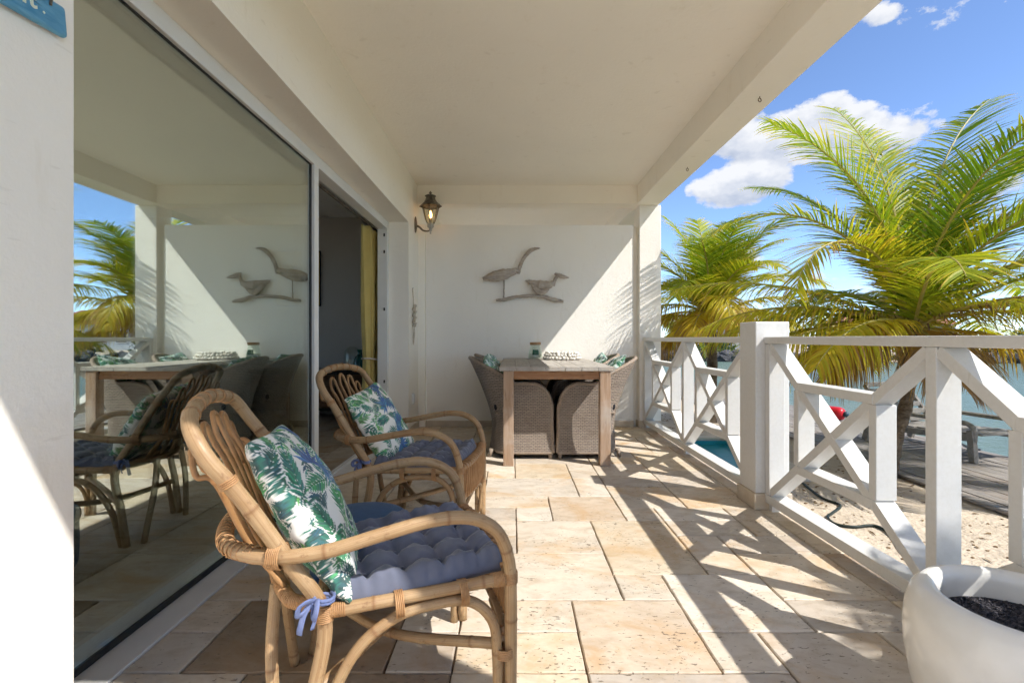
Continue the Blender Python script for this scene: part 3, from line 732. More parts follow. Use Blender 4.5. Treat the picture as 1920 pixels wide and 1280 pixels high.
    # wrapped length of the arm rail behind the back
    W = MB(); bp = catmull([(-.30, .235, .516)]+back+[(-.30, -.235, .516)], 12)
    for i in range(2, len(bp)-2, 2):
        coil(W, bp[i], bp[i+1]-bp[i-1], .0185, wire=.0024, turns=1, pitch=.005)
    W.build('arm_wrapping', 'cane_binding', t, True)['kind'] = 'stuff'
    W = MB(); bp = catmull([(-.195, .230, .389), (-.250, .185, .392), (-.296, 0, .397), (-.250, -.185, .392), (-.195, -.230, .389)], 16)
    for i in range(1, len(bp)-1):
        coil(W, bp[i], bp[i+1]-bp[i-1], .0142, wire=.0030, turns=1, pitch=.004)
    W.build('ring_wrapping', 'cane_binding', t, True)['kind'] = 'stuff'
    return t
C1 = ((-.351, 1.405, 0), R(19)); C2 = ((-.475, 2.545, 0), R(-8))
chair1 = make_chair('rattan armchair nearest the viewer, its back to the glass door')
chair1.location = C1[0]; chair1.rotation_euler.z = C1[1]
chair2 = copy_tree(chair1); chair2.location = C2[0]; chair2.rotation_euler.z = C2[1]
chair2['label'] = 'rattan armchair farther off, in front of the open doorway'

# ---- tufted seat cushions
def seat_cushion(chair_pose, label, seed, yaw=0.0):
    rr = random.Random(seed); N = 64; mb = MB(); W2, D2 = .210, .218
    t = empty('seat_cushion', chair_pose[0], chair_pose[1]+yaw, label, 'cushion', 'blue tufted seat cushions')
    tufts = [(-.66+.44*i, -.66+.44*j) for i in range(4) for j in range(4)]
    ox = [rr.uniform(0, 6) for _ in range(4)]
    def top(u, v):
        e = max(abs(u), abs(v)); edge = (1-max(0, (e-.80)/.20)**2.2)
        h = .022*math.sqrt(max(edge, 0))
        d = min(math.hypot(u-a, v-b) for a, b in tufts)
        h += .034*(1-math.exp(-(d/.17)**1.4))*min(1, (1-e)*7+.25)
        g = min(min(abs(u-a) for a in (-.66, -.22, .22, .66)), min(abs(v-b) for b in (-.66, -.22, .22, .66)))
        nd_ = min(((math.hypot(u-a, v-b), math.atan2(v-b, u-a)) for a, b in tufts))
        h += .0045*math.cos(7*nd_[1]+ox[0])*math.exp(-(nd_[0]/.16)**2)
        h -= .013*math.exp(-(g/.045)**2)*min(1, (1-e)*6)
        h += .0025*math.sin(u*31+ox[0]+3*v)*max(0, (e-.55))+.004*math.sin(3*u+ox[1])*math.sin(2.5*v+ox[2])
        # gathers towards the hem
        h += .0035*math.sin((u if abs(v) > abs(u) else v)*38+ox[3])*max(0, (e-.62)/.38)*(1 if e < .99 else 0)
        return max(h, .0)
    vs = []
    def SZ(u, v): return .392+.010*u-.008*max(0, (max(abs(u), abs(v))-.86)/.14)**2
    def xy(u, v):
        q = 1+.03*math.cos(u*5)*abs(v)-.05*abs(u*v)**3
        flare = 1+.07*(u*.5+.5)                      # wider at the front of the chair
        return (.048+u*D2*q, v*W2*q*flare-.028)
    for i in range(N+1):
        for j in range(N+1):
            u, v = -1+2*i/N, -1+2*j/N; x, y = xy(u, v); vs.append((x, y, SZ(u, v)+top(u, v)))
    for i in range(N+1):
        for j in range(N+1):
            u, v = -1+2*i/N, -1+2*j/N; x, y = xy(u, v); e = max(abs(u), abs(v))
            vs.append((x, y, SZ(u, v)-.002-(.008*(1-max(0, (e-.85)/.15)**2)+.001)))
    M = (N+1)**2; fs = []
    for i in range(N):
        for j in range(N):
            a = i*(N+1)+j; fs.append((a, a+N+1, a+N+2, a+1)); fs.append((M+a, M+a+1, M+a+N+2, M+a+N+1))
    for k in range(N):
        for (a, b) in ((k, k+1), ((N)*(N+1)+k+1, N*(N+1)+k), ((k+1)*(N+1), k*(N+1)), (k*(N+1)+N, (k+1)*(N+1)+N)):
            fs.append((a, b, M+b, M+a))
    mb.add(vs, fs).build('pad', 'seat_cloth', t, True)
    for (a, b) in tufts:
        x, y = xy(a, b); bb = MB(); ball(bb, (x, y, .4175+.010*a), .006, 1, 1, 1, .45); bb.build('tuft_button', 'seat_cloth', t, True)
    for s in (-1, 1):
        tie = empty('tie', (0, 0, 0)); tie.parent = t
        cx_, cy_, cz_ = -.190, .2445*s, .412
        m1 = MB(); coil(m1, (cx_, cy_, cz_), (.12, 0, 1), .0215, wire=.0045, turns=2, pitch=.006, sides=6); m1.build('strap', 'tie_cloth', tie, True)
        kx, ky = cx_-.022, cy_+.008*s
        for k, pts in enumerate(([(0, 0, 0), (-.012, .016*s, .012), (-.030, .020*s, .004), (-.032, .014*s, -.016), (-.014, .006*s, -.012), (0, 0, 0)],
                                 [(0, 0, 0), (.006, .022*s, .010), (.002, .034*s, -.010), (-.004, .024*s, -.024), (0, 0, 0)],
                                 [(0, 0, 0), (-.018, .006*s, -.014), (-.028, .010*s, -.045), (-.030, .006*s, -.062)], [(0, 0, 0), (.004, .014*s, -.02), (-.004, .018*s, -.05)])):
            m1 = MB(); tube(m1, catmull([(kx+a, ky+b, cz_+c) for a, b, c in pts], 6), .0072, 6, squash=.28); m1.build('bow_loop' if k < 2 else 'bow_end', 'tie_cloth', tie, True)
    return t
seat_cushion(C1, 'blue-grey tufted seat cushion on the nearest rattan armchair', 3, R(5))
seat_cushion(C2, 'blue-grey tufted seat cushion on the farther rattan armchair', 9)

# ---- printed pillows
def leaf_print(N, seed, fronds=72, blues=4, bg=(.80, .79, .74)):
    """colours of a leaf-printed cloth on an N x N sampling"""
    rr = random.Random(seed); ys, xs = np.mgrid[0:N, 0:N]/(N-1)*2-1
    img = np.ones((N, N, 3))*np.array(bg)
    greens = [(.012, .15, .12), (.015, .19, .11), (.045, .32, .11), (.10, .42, .10), (.008, .10, .11), (.02, .24, .17)]
    blue = [(.018, .10, .34), (.03, .17, .46), (.04, .25, .46)]
    def lens(cx, cy, ang, L, Wd, col, col2):
        ca, sa = math.cos(ang), math.sin(ang)
        i0, i1 = int((max(min(cy, cy+L*sa)-Wd, -1)+1)/2*(N-1)), int((min(max(cy, cy+L*sa)+Wd, 1)+1)/2*(N-1))+2
        j0, j1 = int((max(min(cx, cx+L*ca)-Wd, -1)+1)/2*(N-1)), int((min(max(cx, cx+L*ca)+Wd, 1)+1)/2*(N-1))+2
        if i1 <= i0 or j1 <= j0: return
        X = xs[i0:i1, j0:j1]-cx; Y = ys[i0:i1, j0:j1]-cy
        u = (X*ca+Y*sa)/L; v = (-X*sa+Y*ca)
        bend = .10*L*(u*u); v = v-bend*bsgn
        hw = Wd*np.sin(np.clip(u, 0, 1)**.75*math.pi)
        ins = (u > 0) & (u < 1) & (np.abs(v) < hw)
        sub = img[i0:i1, j0:j1]; sub[ins & (v >= 0)] = col; sub[ins & (v < 0)] = col2
    def curve_frond(cx, cy, ang, L, pal, n):
        nonlocal bsgn
        a = ang; x, y = cx, cy; st = L/n; turn = rr.uniform(-.5, .5)/n; base = rr.choice(pal); alt = rr.choice(pal)
        todo = []
        for k in range(n):
            t = k/n; ll = L*.44*(math.sin((t*.8+.2)*math.pi)**.6)*rr.uniform(.85, 1.1)
            for sg_ in (1, -1):
                c = tuple(q*rr.uniform(.75, 1.25) for q in (base if rr.random() < .7 else alt)); c2 = tuple(q*rr.uniform(.45, .8) for q in c)
                todo.append((-sg_, x, y, a+sg_*(.95-.45*t), ll, ll*rr.uniform(.10, .14), c, c2))
            todo.append((0, x, y, a, st*1.4, .011, tuple(q*.5 for q in base), tuple(q*.5 for q in base)))
            x += math.cos(a)*st; y += math.sin(a)*st; a += turn
        for (bs, lx, ly, la, l1, lw, c, c2) in todo: bsgn = bs; lens(lx, ly, la, l1*1.08, lw*1.0+.016, bg, bg)     # pale ground left round each leaf
        for (bs, lx, ly, la, l1, lw, c, c2) in todo: bsgn = bs; lens(lx, ly, la, l1, lw, c, c2)
        bsgn = 0; lens(x, y, a, L*.22, L*.03, base, base)
    bsgn = 0
    g_ = int(round(math.sqrt(fronds))); cells = [(i, j) for i in range(g_) for j in range(g_)]; rr.shuffle(cells)
    for (i, j) in cells:                      # spread evenly over the cloth
        x_, y_ = -1.08+2.16*(i+rr.random())/g_, -1.08+2.16*(j+rr.random())/g_; an = rr.uniform(0, 2*math.pi); L_ = rr.uniform(.34, .58)
        curve_frond(x_-.5*L_*math.cos(an), y_-.5*L_*math.sin(an), an, L_, greens, rr.randint(7, 9))
    for k in range(blues):
        cx, cy = rr.uniform(-.8, .8), rr.uniform(-.8, .8); a0 = rr.uniform(0, 6.28)
        n = rr.randint(9, 12); sp = rr.uniform(2.6, 3.8)
        for i in range(n):
            c = rr.choice(blue); c = tuple(q*rr.uniform(.8, 1.2) for q in c); bsgn = rr.uniform(-.4, .4)
            lens(cx, cy, a0+(i/(n-1)-.5)*sp, rr.uniform(.30, .44), .030, c, tuple(q*.6 for q in c))
    return img
def make_pillow(name, size, thick, N, img, label, group, crump=0.0, seed=1):
    rr = random.Random(seed); p = [rr.uniform(0, 6) for _ in range(6)]
    vs = []
    for side in (1, -1):
        for i in range(N):
            for j in range(N):
                u, v = -1+2*i/(N-1), -1+2*j/(N-1)
                e = (1-u*u)*(1-v*v); h = thick*max(e, 0)**.42*(1-.10*(u*u+v*v))
                pin = 1-.05*(1-(abs(u)**2.0))*abs(v)**4-.035*abs(u*v)**8; pin2 = 1-.05*(1-(abs(v)**2.0))*abs(u)**4-.035*abs(u*v)**8   # seams drawn in between the corners
                wv = crump*(.55*math.sin(5*u+3*v+p[0])+.45*math.sin(9*v-4*u+p[1])+.35*math.sin(14*u+6*v+p[2]))*max(e, 0)**.3
                wr = .0035*math.sin(26*(u if abs(v) > abs(u) else v)+p[3])*max(0, max(abs(u), abs(v))-.7)/.3*(1 if max(abs(u), abs(v)) < .995 else 0)
                vs.append((u*size/2*pin2, v*size/2*pin, side*h+wv*side+wr))
    M = N*N; fs = []
    for i in range(N-1):
        for j in range(N-1):
            a = i*N+j; fs.append((a, a+N, a+N+1, a+1)); fs.append((M+a, M+a+1, M+a+N+1, M+a+N))
    me = bpy.data.meshes.new(name); me.from_pydata(vs, [], fs); me.update()
    at = me.color_attributes.new('print', 'FLOAT_COLOR', 'POINT')
    flat = np.ones((2*M, 4)); flat[:M, :3] = img.reshape(-1, 3); flat[M:, :3] = img[::-1].reshape(-1, 3)
    at.data.foreach_set('color', flat.ravel())
    bm = bmesh.new(); bm.from_mesh(me); bmesh.ops.remove_doubles(bm, verts=bm.verts, dist=2e-5); bm.to_mesh(me); bm.free()
    o = link(name, me, 'leaf_print', None, True); tag(o, label, 'pillow', group); return o
def place_in_chair(o, pose, loc, tilt, roll=0.0, yaw=0.0):
    """stand the pillow on its edge: its face along the chair's forward axis, leaning back by tilt"""
    # local: x -> up, y -> sideways, z -> forward
    base = Matrix(((0, 0, 1, 0), (0, 1, 0, 0), (-1, 0, 0, 0), (0, 0, 0, 1)))
    flip = Matrix.Rotation(math.pi, 4, 'Z')
    m_ = Matrix.Translation(Vector(pose[0])) @ Matrix.Rotation(pose[1], 4, 'Z') @ Matrix.Translation(Vector(loc)) @ Matrix.Rotation(yaw, 4, 'Z') @ Matrix.Rotation(-tilt, 4, 'Y') @ Matrix.Rotation(roll, 4, 'X') @ base @ flip
    o.matrix_world = m_
NP = 190
pl1 = make_pillow('pillow', .45, .072, NP, leaf_print(NP, 21), 'leaf-print pillow leaning in the nearest rattan armchair', 'leaf-print pillows', .006, 4)
place_in_chair(pl1, C1, (-.212, -.022, .560), R(30), R(-5))
pl2 = make_pillow('pillow', .43, .068, NP, leaf_print(NP, 33, 56, 7), 'leaf-print pillow with blue fans in the farther rattan armchair', 'leaf-print pillows', .006, 8)
place_in_chair(pl2, C2, (-.206, -.01, .552), R(30), R(7))

# ---- blue pouf
pf = empty('round_pouf', (-.605, 1.94, 0), 0, 'low round dark blue pouf between the two rattan armchairs', 'pouf')
mb = MB(); lathe(mb, [(.150, .045), (.172, .05), (.182, .07), (.186, .14), (.184, .23), (.186, .247)], sides=40); mb.build('body', 'blue_felt', pf, True)
mb = MB(); lathe(mb, [(.184, .2475), (.190, .252), (.1915, .263), (.189, .280), (.180, .291), (.155, .298), (.09, .303), (.02, .305)], sides=40); mb.build('top_pad', 'blue_felt', pf, True)
for k in range(4):
    a = R(45+90*k); mb = MB(); tube(mb, [(.12*math.cos(a), .12*math.sin(a), 0), (.115*math.cos(a), .115*math.sin(a), .05)], .011, 10); mb.build('leg', 'pewter', pf, True)

# ---- dining table
tb = empty('dining_table', (.352, 4.66, 0), 0, 'weathered grey teak dining table pushed against the far wall', 'table')
TW, TD, TH = .452, .848, .777
n = 7
for k in range(n):
    x0 = -TW+k*(2*TW/n); box('plank', 'table_top_wood', (x0+.0012, x0+2*TW/n-.0012, -TD+.0005, TD, TH-.033+rnd.uniform(0, .0008), TH+rnd.uniform(-.0006, .0006)), tb, .0022)
for sx in (-1, 1):
    for sy in (-1, 1):
        xc, yc = sx*(TW-.072), sy*(TD-.05); box('leg', 'table_wood', (xc-.041, xc+.041, yc-.041, yc+.041, 0, TH-.0335), tb, .004)
for sy in (-1, 1): box('apron', 'table_apron_wood', (-TW+.114, TW-.114, sy*(TD-.05)-.014, sy*(TD-.05)+.014, TH-.100, TH-.0336), tb, .003)
for sx in (-1, 1): box('apron', 'table_apron_wood', (sx*(TW-.072)-.014, sx*(TW-.072)+.014, -TD+.092, TD-.092, TH-.100, TH-.0336), tb, .003)

# ---- wicker dining chairs
def make_wicker():
    t = empty('wicker_dining_chair', (0, 0, 0), 0, 'wicker', 'dining chair', 'grey-brown wicker tub chairs round the table')
    NU, NV = 72, 26
    def plan(u):                      # u 0..1 round the tub, front - back - front, unit coordinates
        a = (u-.5)*2                  # -1..1
        L1 = .62                      # share of straight side
        s = 1 if a > 0 else -1; q = abs(a)
        if q > 1-L1:
            t_ = (q-(1-L1))/L1; return (-.08+t_*.36, s*1.0, 0.0)
        ang = q/(1-L1)*math.pi/2      # 0 at the middle of the back
        return (-.08-math.cos(ang)*.14, s*math.sin(ang), math.cos(ang))
    def ztop(u):
        x, y, bk = plan(u); z = .625
        if x > .10: 
            t_ = min((x-.10)/.175, 1); z = .625-.20*(1-math.sqrt(max(1-t_**2.3, 0)))
        if x < -.02:
            t_ = min((-.02-x)/.20, 1); z = .625+.205*(t_**1.15)
        return z
    def pt(u, v, off=0.0):
        x, y, bk = plan(u); z = .05+(ztop(u)-.05)*v
        fl = max(0, (z-.28)/.55); side = .262+.018*fl+.03*max(0, (.22-z)/.2)**2
        xb = x-(.015*max(0, (.25-z)/.25)**1.5+.205*fl**1.35)*(bk*.85+.15*(1 if x < .02 else max(0, 1-(x-.02)/.26)))
        if x > .2: xb += .012*max(0, (.25-z)/.25)
        return Vector((xb, y*side, z))
    mb = MB(); arc = [0.0]
    for i in range(1, NU+1): arc.append(arc[-1]+(pt(i/NU, .5)-pt((i-1)/NU, .5)).length)
    vs = []; uv = []
    for i in range(NU+1):
        for j in range(NV+1): 
            p_ = pt(i/NU, j/NV); vs.append(p_); uv.append((arc[i], p_.z))
    fs = [(i*(NV+1)+j, (i+1)*(NV+1)+j, (i+1)*(NV+1)+j+1, i*(NV+1)+j+1) for i in range(NU) for j in range(NV)]
    o = mb.add(vs, fs, uv).build('shell', 'wicker', t, True, uv=True)
    md = o.modifiers.new('solid', 'SOLIDIFY'); md.thickness = .022; md.offset = 0
    rim = MB(); edge = [pt(0, v/12) for v in range(0, 12)]+[pt(i/60, 1) for i in range(0, 61)]+[pt(1, 1-v/12) for v in range(1, 13)]
    tube(rim, edge, .0165, 8); rim.build('rim', 'wicker_rim', t, True)
    rim = MB(); tube(rim, [pt(i/60, 0) for i in range(61)], .014, 8); rim.build('rim', 'wicker_rim', t, True)
    # seat deck, front panel and loose cushion
    fr = MB(); vs = []; uv = []
    for j in range(9):
        z = .05+.33*j/8
        for i in range(13):
            y = -.258+.516*i/12; vs.append((.272+.006*math.sin(i/12*math.pi), y, z)); uv.append((y, z))
    fr.add(vs, [(j*13+i, j*13+i+1, (j+1)*13+i+1, (j+1)*13+i) for j in range(8) for i in range(12)], uv)
    o = fr.build('front_panel', 'wicker', t, True, uv=True); md = o.modifiers.new('solid', 'SOLIDIFY'); md.thickness = .02; md.offset = -1
    sd_ = MB().box(-.20, .255, -.24, .24, .36, .385).build('seat', 'wicker_rim', t, bevel=.01)
    cu = MB().box(-.205, .262, -.238, .238, .386, .475).build('seat_pad', 'dark_cloth', t, True, bevel=.034, seg=4)
    for (x, y) in ((.262, .262), (.262, -.262), (-.225, .20), (-.225, -.20)):
        lg = MB(); tube(lg, [(x+(.008 if x > 0 else -.018), y*1.03, 0), (x, y, .07)], lambda t_: .017+.004*t_, 9); lg.build('leg', 'wicker_rim', t, True)
    return t
wk = make_wicker()
places = [((.052, 4.335, 0), 0.0, 'wicker tub chair at the left side of the table, nearer the viewer'),
          ((.048, 5.06, 0), 0.0, 'wicker tub chair at the left side of the table, next to the far wall'),
          ((.668, 4.335, 0), math.pi, 'wicker tub chair at the right side of the table, nearer the viewer'),
          ((.672, 5.06, 0), math.pi, 'wicker tub chair at the right side of the table, next to the far wall')]
img_s = leaf_print(90, 52, 64, 1, (.62, .72, .68))
small = make_pillow('pillow', .40, .055, 90, img_s, 'x', 'small leaf-print pillows in the wicker chairs', .010, 12)
for i, (loc, rz, lab) in enumerate(places):
    o = wk if i == 0 else copy_tree(wk)
    o.location = loc; o.rotation_euler = (0, 0, rz); o['label'] = lab
    s_ = small if i == 0 else small.copy()
    if i: COL.objects.link(s_)
    place_in_chair(s_, (loc, rz), (-.185, (-.03, .02, .02, -.02)[i], .668), R(33), R((6, -5, 12, -8)[i]))
    s_['label'] = lab.replace('wicker tub chair at the', 'teal leaf-print pillow in the chair at').replace(' side of the table', '')

# ---- on the table: candle jar and bead wreath
jar = empty('candle_jar', (.255, 5.33, TH+.0008), 0, 'glass candle jar with cork-coloured lid on the table', 'jar')
mb = MB(); lathe(mb, [(.045, .0), (.074, .004), (.078, .02), (.074, .06), (.062, .105), (.053, .135), (.052, .15), (.049, .15), (.050, .135), (.058, .105), (.070, .06), (.073, .02), (.070, .010), (.02, .009)], sides=28); mb.build('glass_body', 'clear_glass', jar, True)
mb = MB(); lathe(mb, [(.02, .011), (.068, .012), (.070, .02), (.067, .055), (.0, .056)], sides=24); mb.build('wax', 'wax', jar, True)
mb = MB(); lathe(mb, [(.02, .151), (.057, .151), (.060, .154), (.060, .176), (.057, .180), (.0, .180)], sides=28); mb.build('lid', 'cork', jar, True)
lb = MB(); vs = []
for j in range(2):
    for i in range(9):
        a = R(-90-28+56*i/8); rr_ = (.0765, .0655)[j]; z = (.045, .100)[j]; vs.append((rr_*math.cos(a), rr_*math.sin(a), z))
lb.add(vs, [(i, i+1, 10+i, 9+i) for i in range(8)]); o = lb.build('paper_label', 'paper_label', jar, True)
md = o.modifiers.new('solid', 'SOLIDIFY'); md.thickness = .0008
wr = empty('bead_wreath', (.525, 5.12, TH+.001), 0, 'off-white knotted bead wreath lying on the table beside the jar', 'wreath')
for rad, z, cnt in ((.165, .016, 28), (.132, .017, 23), (.150, .046, 26), (.190, .017, 32), (.176, .046, 30), (.160, .070, 26)):
    for k in range(cnt):
        a = 2*math.pi*(k+rnd.uniform(-.2, .2))/cnt; mb = MB()
        ball(mb, (rad*math.cos(a), rad*math.sin(a), z+rnd.uniform(-.001, .006)), rnd.uniform(.0155, .021), 1, 1.1, 1, .9, .14); mb.build('bead', 'beads', wr, True)

# ---- driftwood birds on the far wall
WY = 5.53
def wp(px, py, off=0.0): return Vector(((px-960)/165.5, WY-off, 1+(634-py)/165.5))
bird = empty('driftwood_birds', (wp(985, 563).x, 5.548, wp(985, 563).z), 0, 'driftwood sculpture of two wading birds on the far wall', 'wall art')
def dpiece(name, pts, rads, off=.025, sides=9, squash=.6, jit=.18):
    path = catmull([wp(x, y, off)-bird.location for x, y in pts], 8); n = len(path)
    def rad(t):
        q = t*(len(rads)-1); i = min(int(q), len(rads)-2); f = q-i; return (rads[i]*(1-f)+rads[i+1]*f)/165.5*(1+rnd.uniform(-jit, jit)*.5)
    mb = MB(); tube(mb, path, rad, sides)
    mb.v = [(x+rnd.uniform(-1, 1)*.0034, y+rnd.uniform(-1, 1)*.0034, z+rnd.uniform(-1, 1)*.0034) for x, y, z in mb.v]
    o = mb.build(name, 'driftwood', bird, True); return o
dpiece('body', [(906, 523), (922, 519), (940, 515), (957, 511), (970, 506)], [2.5, 7, 9.5, 10, 6.5, 4], .04, 11)
dpiece('body', [(922, 526), (938, 523), (955, 516), (967, 512)], [2, 4.5, 5.5, 3], .055, 8)
dpiece('neck', [(972, 513), (974, 503), (979, 490), (985, 480), (991, 474)], [3.2, 3.6, 3.4, 3.4, 3.4], .03)
dpiece('head', [(988, 477), (995, 470), (1003, 467), (1012, 466)], [3.8, 4.0, 2.8, .9], .032)
dpiece('leg', [(945, 526), (945, 540), (944.5, 558)], [1.4, 1.2, 1.4], .02, 7)
dpiece('branch', [(930, 563), (944, 562), (960, 558), (980, 555.5), (1005, 555), (1022, 557), (1036, 562), (1056, 565)], [2.2, 3.4, 3.0, 3.4, 3.0, 3.6, 4.4, 2.4], .025, 9)
dpiece('body', [(985, 526), (996, 530), (1012, 535), (1028, 535), (1037, 530)], [1.0, 6.0, 9.5, 8.5, 4.0], .035, 9)
dpiece('body', [(997, 532), (1006, 544), (1016, 548), (1028, 542)], [2.5, 6.0, 6.0, 3.0], .045, 8)
dpiece('neck', [(1037, 536), (1039, 528), (1042, 521), (1046, 517)], [2.6, 3.2, 3.4, 3.0], .03)
dpiece('head', [(1040, 513), (1046, 516), (1055, 519), (1066, 521)], [2.6, 4.2, 3.2, 1.0], .034)

# ---- wall lantern
LY, LZ = 5.33, 2.145
lan = empty('wall_lantern', (WALL_X, LY, LZ), 0, 'old iron carriage lantern with a warm glowing bulb on the wall', 'lantern')
mb = MB(); vs = []
prof = [(0.0, .002), (.038, .002), (.042, .008), (.034, .016), (.018, .022), (0.0, .024)]
for i in range(24):
    a = 2*math.pi*i/24
    for (r_, d_) in prof[1:]: vs.append((d_, r_*.95*math.cos(a), .095+r_*2.2*math.sin(a)))
K = len(prof)-1
mb.add(vs, [(i*K+j, ((i+1) % 24)*K+j, ((i+1) % 24)*K+j+1, i*K+j+1) for i in range(24) for j in range(K-1)] + [tuple(i*K for i in reversed(range(24)))]); mb.build('backplate', 'iron', lan, True)
mb = MB(); tube(mb, catmull([(.015, 0, .085), (.05, 0, .068), (.085, 0, .035), (.13, 0, .025), (.165, 0, .035), (.17, 0, .06)], 8), lambda t: .012-.005*t, 9); mb.build('arm', 'iron', lan, True)
ax = .170
mb = MB(); lathe(mb, [(.006, -.02), (.010, -.012), (.006, 0), (.014, .012), (.020, .045), (.034, .052), (.036, .085), (.030, .092)], ax, 0, .015, 20); mb.build('cup', 'pewter', lan, True)
LW, Lb, Lz0, Lz1 = .098, .040, .108, .300
for k in range(6):
    a0, a1 = R(60*k+30), R(60*k+90); mid = 1.06
    def hexp(a, f): 
        r_ = Lb+(LW-Lb)*(f**.72); return Vector((ax+r_*math.cos(a), r_*math.sin(a), Lz0+(Lz1-Lz0)*f))
    vs = []
    for q in range(6): vs += [hexp(a0, q/5), hexp(a1, q/5)]
    mb = MB(); mb.add(vs, [(2*q, 2*q+1, 2*q+3, 2*q+2) for q in range(5)]); o = mb.build('glass_pane', 'lantern_glass', lan, True)
    md = o.modifiers.new('solid', 'SOLIDIFY'); md.thickness = .002
    mb = MB(); tube(mb, [hexp(a0, q/5) for q in range(6)], .0042, 6); mb.build('glazing_bar', 'iron', lan, True)
mb = MB(); lathe(mb, [(.100, 0), (.122, -.012), (.124, -.006), (.104, .012), (.072, .040), (.056, .066), (.050, .090), (.030, .096)], ax, 0, .302, 6); mb.build('roof', 'iron', lan)
mb = MB(); lathe(mb, [(.034, 0), (.058, .006), (.060, .012), (.040, .020), (.012, .026), (.010, .036), (.018, .044), (.010, .054), (.002, .066)], ax, 0, .397, 18); mb.build('finial', 'iron', lan, True)
mb = MB(); lathe(mb, [(.004, 0), (.014, .012), (.018, .035), (.013, .06), (.002, .085)], ax, 0, .165, 14); mb.build('bulb', 'warm_bulb', lan, True)
mb = MB(); lathe(mb, [(.012, 0), (.012, .06)], ax, 0, .105, 12); mb.build('bulb_holder', 'pewter', lan, True)

# ---- knotted rope hanging, socket
mac = empty('rope_hanging', (WALL_X, 5.18, 1.0), 0, 'knotted rope tassel hanging on the narrow wall below the lantern', 'wall hanging')
mb = MB(); tube(mb, catmull([(.006, 0, .53), (.012, .003, .42), (.014, 0, .34)], 6), .005, 7); mb.build('cord', 'rope', mac, True)
mb = MB(); tube(mb, [(.0, 0, .53), (.016, 0, .535)], .003, 6); mb.build('nail', 'pewter', mac, True)
for k in range(11):
    mb = MB(); a = k*2.1; ball(mb, (.024+.006*math.cos(a), .014*math.sin(a), .345-.021*k), .025, 1, .9, 1.1, .75, .08); mb.build('knot', 'rope', mac, True)
for k in range(6):
    a = k*1.05; mb = MB(); tube(mb, catmull([(.022, .006*math.sin(a), .12), (.020+.006*math.cos(a), .012*math.sin(a), .05), (.014+.004*math.cos(a), .010*math.sin(a), -.03-.02*(k % 3))], 5), lambda t: .0055-.0025*t, 6); mb.build('tassel', 'rope', mac, True)
sk = empty('wall_socket', (WALL_X, 5.20, .36), 0, 'small white electrical socket low on the wall behind the farther armchair', 'socket')
box('plate', 'white_metal', (0.0005, .010, -.042, .042, -.06, .06), sk, .003); box('cover', 'white_metal', (.0102, .022, -.032, .032, -.045, .045), sk, .004)

# ---- blue plank sign on the near wall
sg = empty('plank_sign', (WALL_X, 1.02, 1.722), 0, 'blue painted plank sign with white letters high on the near wall', 'sign')
sg.rotation_euler = (R(5.5), 0, 0)
mb = MB().box(.004, .022, -.34, .122, -.034, .036); o = mb.build('plank', 'blue_plank', sg, bevel=.009, seg=4)
def text_mesh(txt, size):
    cu = bpy.data.curves.new('letters', 'FONT'); cu.body = txt; cu.size = size; cu.extrude = .0008; cu.offset = .0012
    ob = bpy.data.objects.new('letters_tmp', cu); COL.objects.link(ob); bpy.context.view_layer.update()
    me = bpy.data.meshes.new_from_object(ob.evaluated_get(bpy.context.evaluated_depsgraph_get())); bpy.data.objects.remove(ob); bpy.data.curves.remove(cu)
    return me
for ch, yy in (('i', .012), ('t', .028)):
    me = text_mesh(ch, .050); me.materials.clear(); l_ = link('letter', me, 'letter_paint', sg); l_.matrix_local = Matrix.Translation((.0228, yy, -.008)) @ Matrix(((0, 0, 1, 0), (1, 0, 0, 0), (0, 1, 0, 0), (0, 0, 0, 1)))
mb = MB(); ball(mb, (.0222, .062, -.006), .0035, 1, .4, 1, 1); mb.build('paint_dot', 'letter_paint', sg, True)
mb = MB(); tube(mb, catmull([(.002, .078, .045), (.014, .078, .045), (.026, .078, .036), (.024, .078, .018)], 5), .0028, 7); mb.build('hook', 'iron', sg, True)

# ---- eye hooks under the eave beam
for i, (y, lab) in enumerate(((3.03, 'small rusty eye hook under the eave beam, the one nearer the viewer'), (4.28, 'small rusty eye hook under the eave beam, the one nearer the far column'))):
    h = empty('eye_hook', (1.538, y, BEAM_Z), 0, lab, 'hook', 'eye hooks under the eave beam')
    mb = MB(); tube(mb, [(0, 0, .01), (0, 0, -.012)], .0028, 7); mb.build('shank', 'rusty_hook', h, True)
    mb = MB(); tube(mb, [(.011*math.sin(a), .004*math.sin(a), -.022+.011*math.cos(a)) for a in [R(15+22*k) for k in range(15)]], .0028, 7); mb.build('eye', 'rusty_hook', h, True)

# ---- white planter
pot = empty('planter', (1.238, 1.165, 0), 0, 'glossy white round planter filled with dark soil by the railing', 'planter')
mb = MB(); lathe(mb, [(.165, 0), (.180, .006), (.203, .05), (.226, .12), (.238, .20), (.241, .255), (.236, .305), (.224, .345), (.206, .366), (.190, .3725), (.176, .368), (.168, .355), (.167, .335), (.172, .27)], sides=64, cap=False)
o = mb.build('bowl', 'ceramic', pot, True)
sb = MB(); vs = [(0, 0, .297)]; fs = []
for i in range(1, 15):
    for k in range(48):
        a = 2*math.pi*k/48; r_ = .170*i/14; vs.append((r_*math.cos(a), r_*math.sin(a), .296+rnd.uniform(-.0006, .0006)))
for k in range(48): fs.append((0, 1+k, 1+(k+1) % 48))
for i in range(13):
    for k in range(48): fs.append((1+i*48+k, 1+(i+1)*48+k, 1+(i+1)*48+(k+1) % 48, 1+i*48+(k+1) % 48))
sb.add(vs, fs).build('soil', 'soil', pot)
gr = MB()
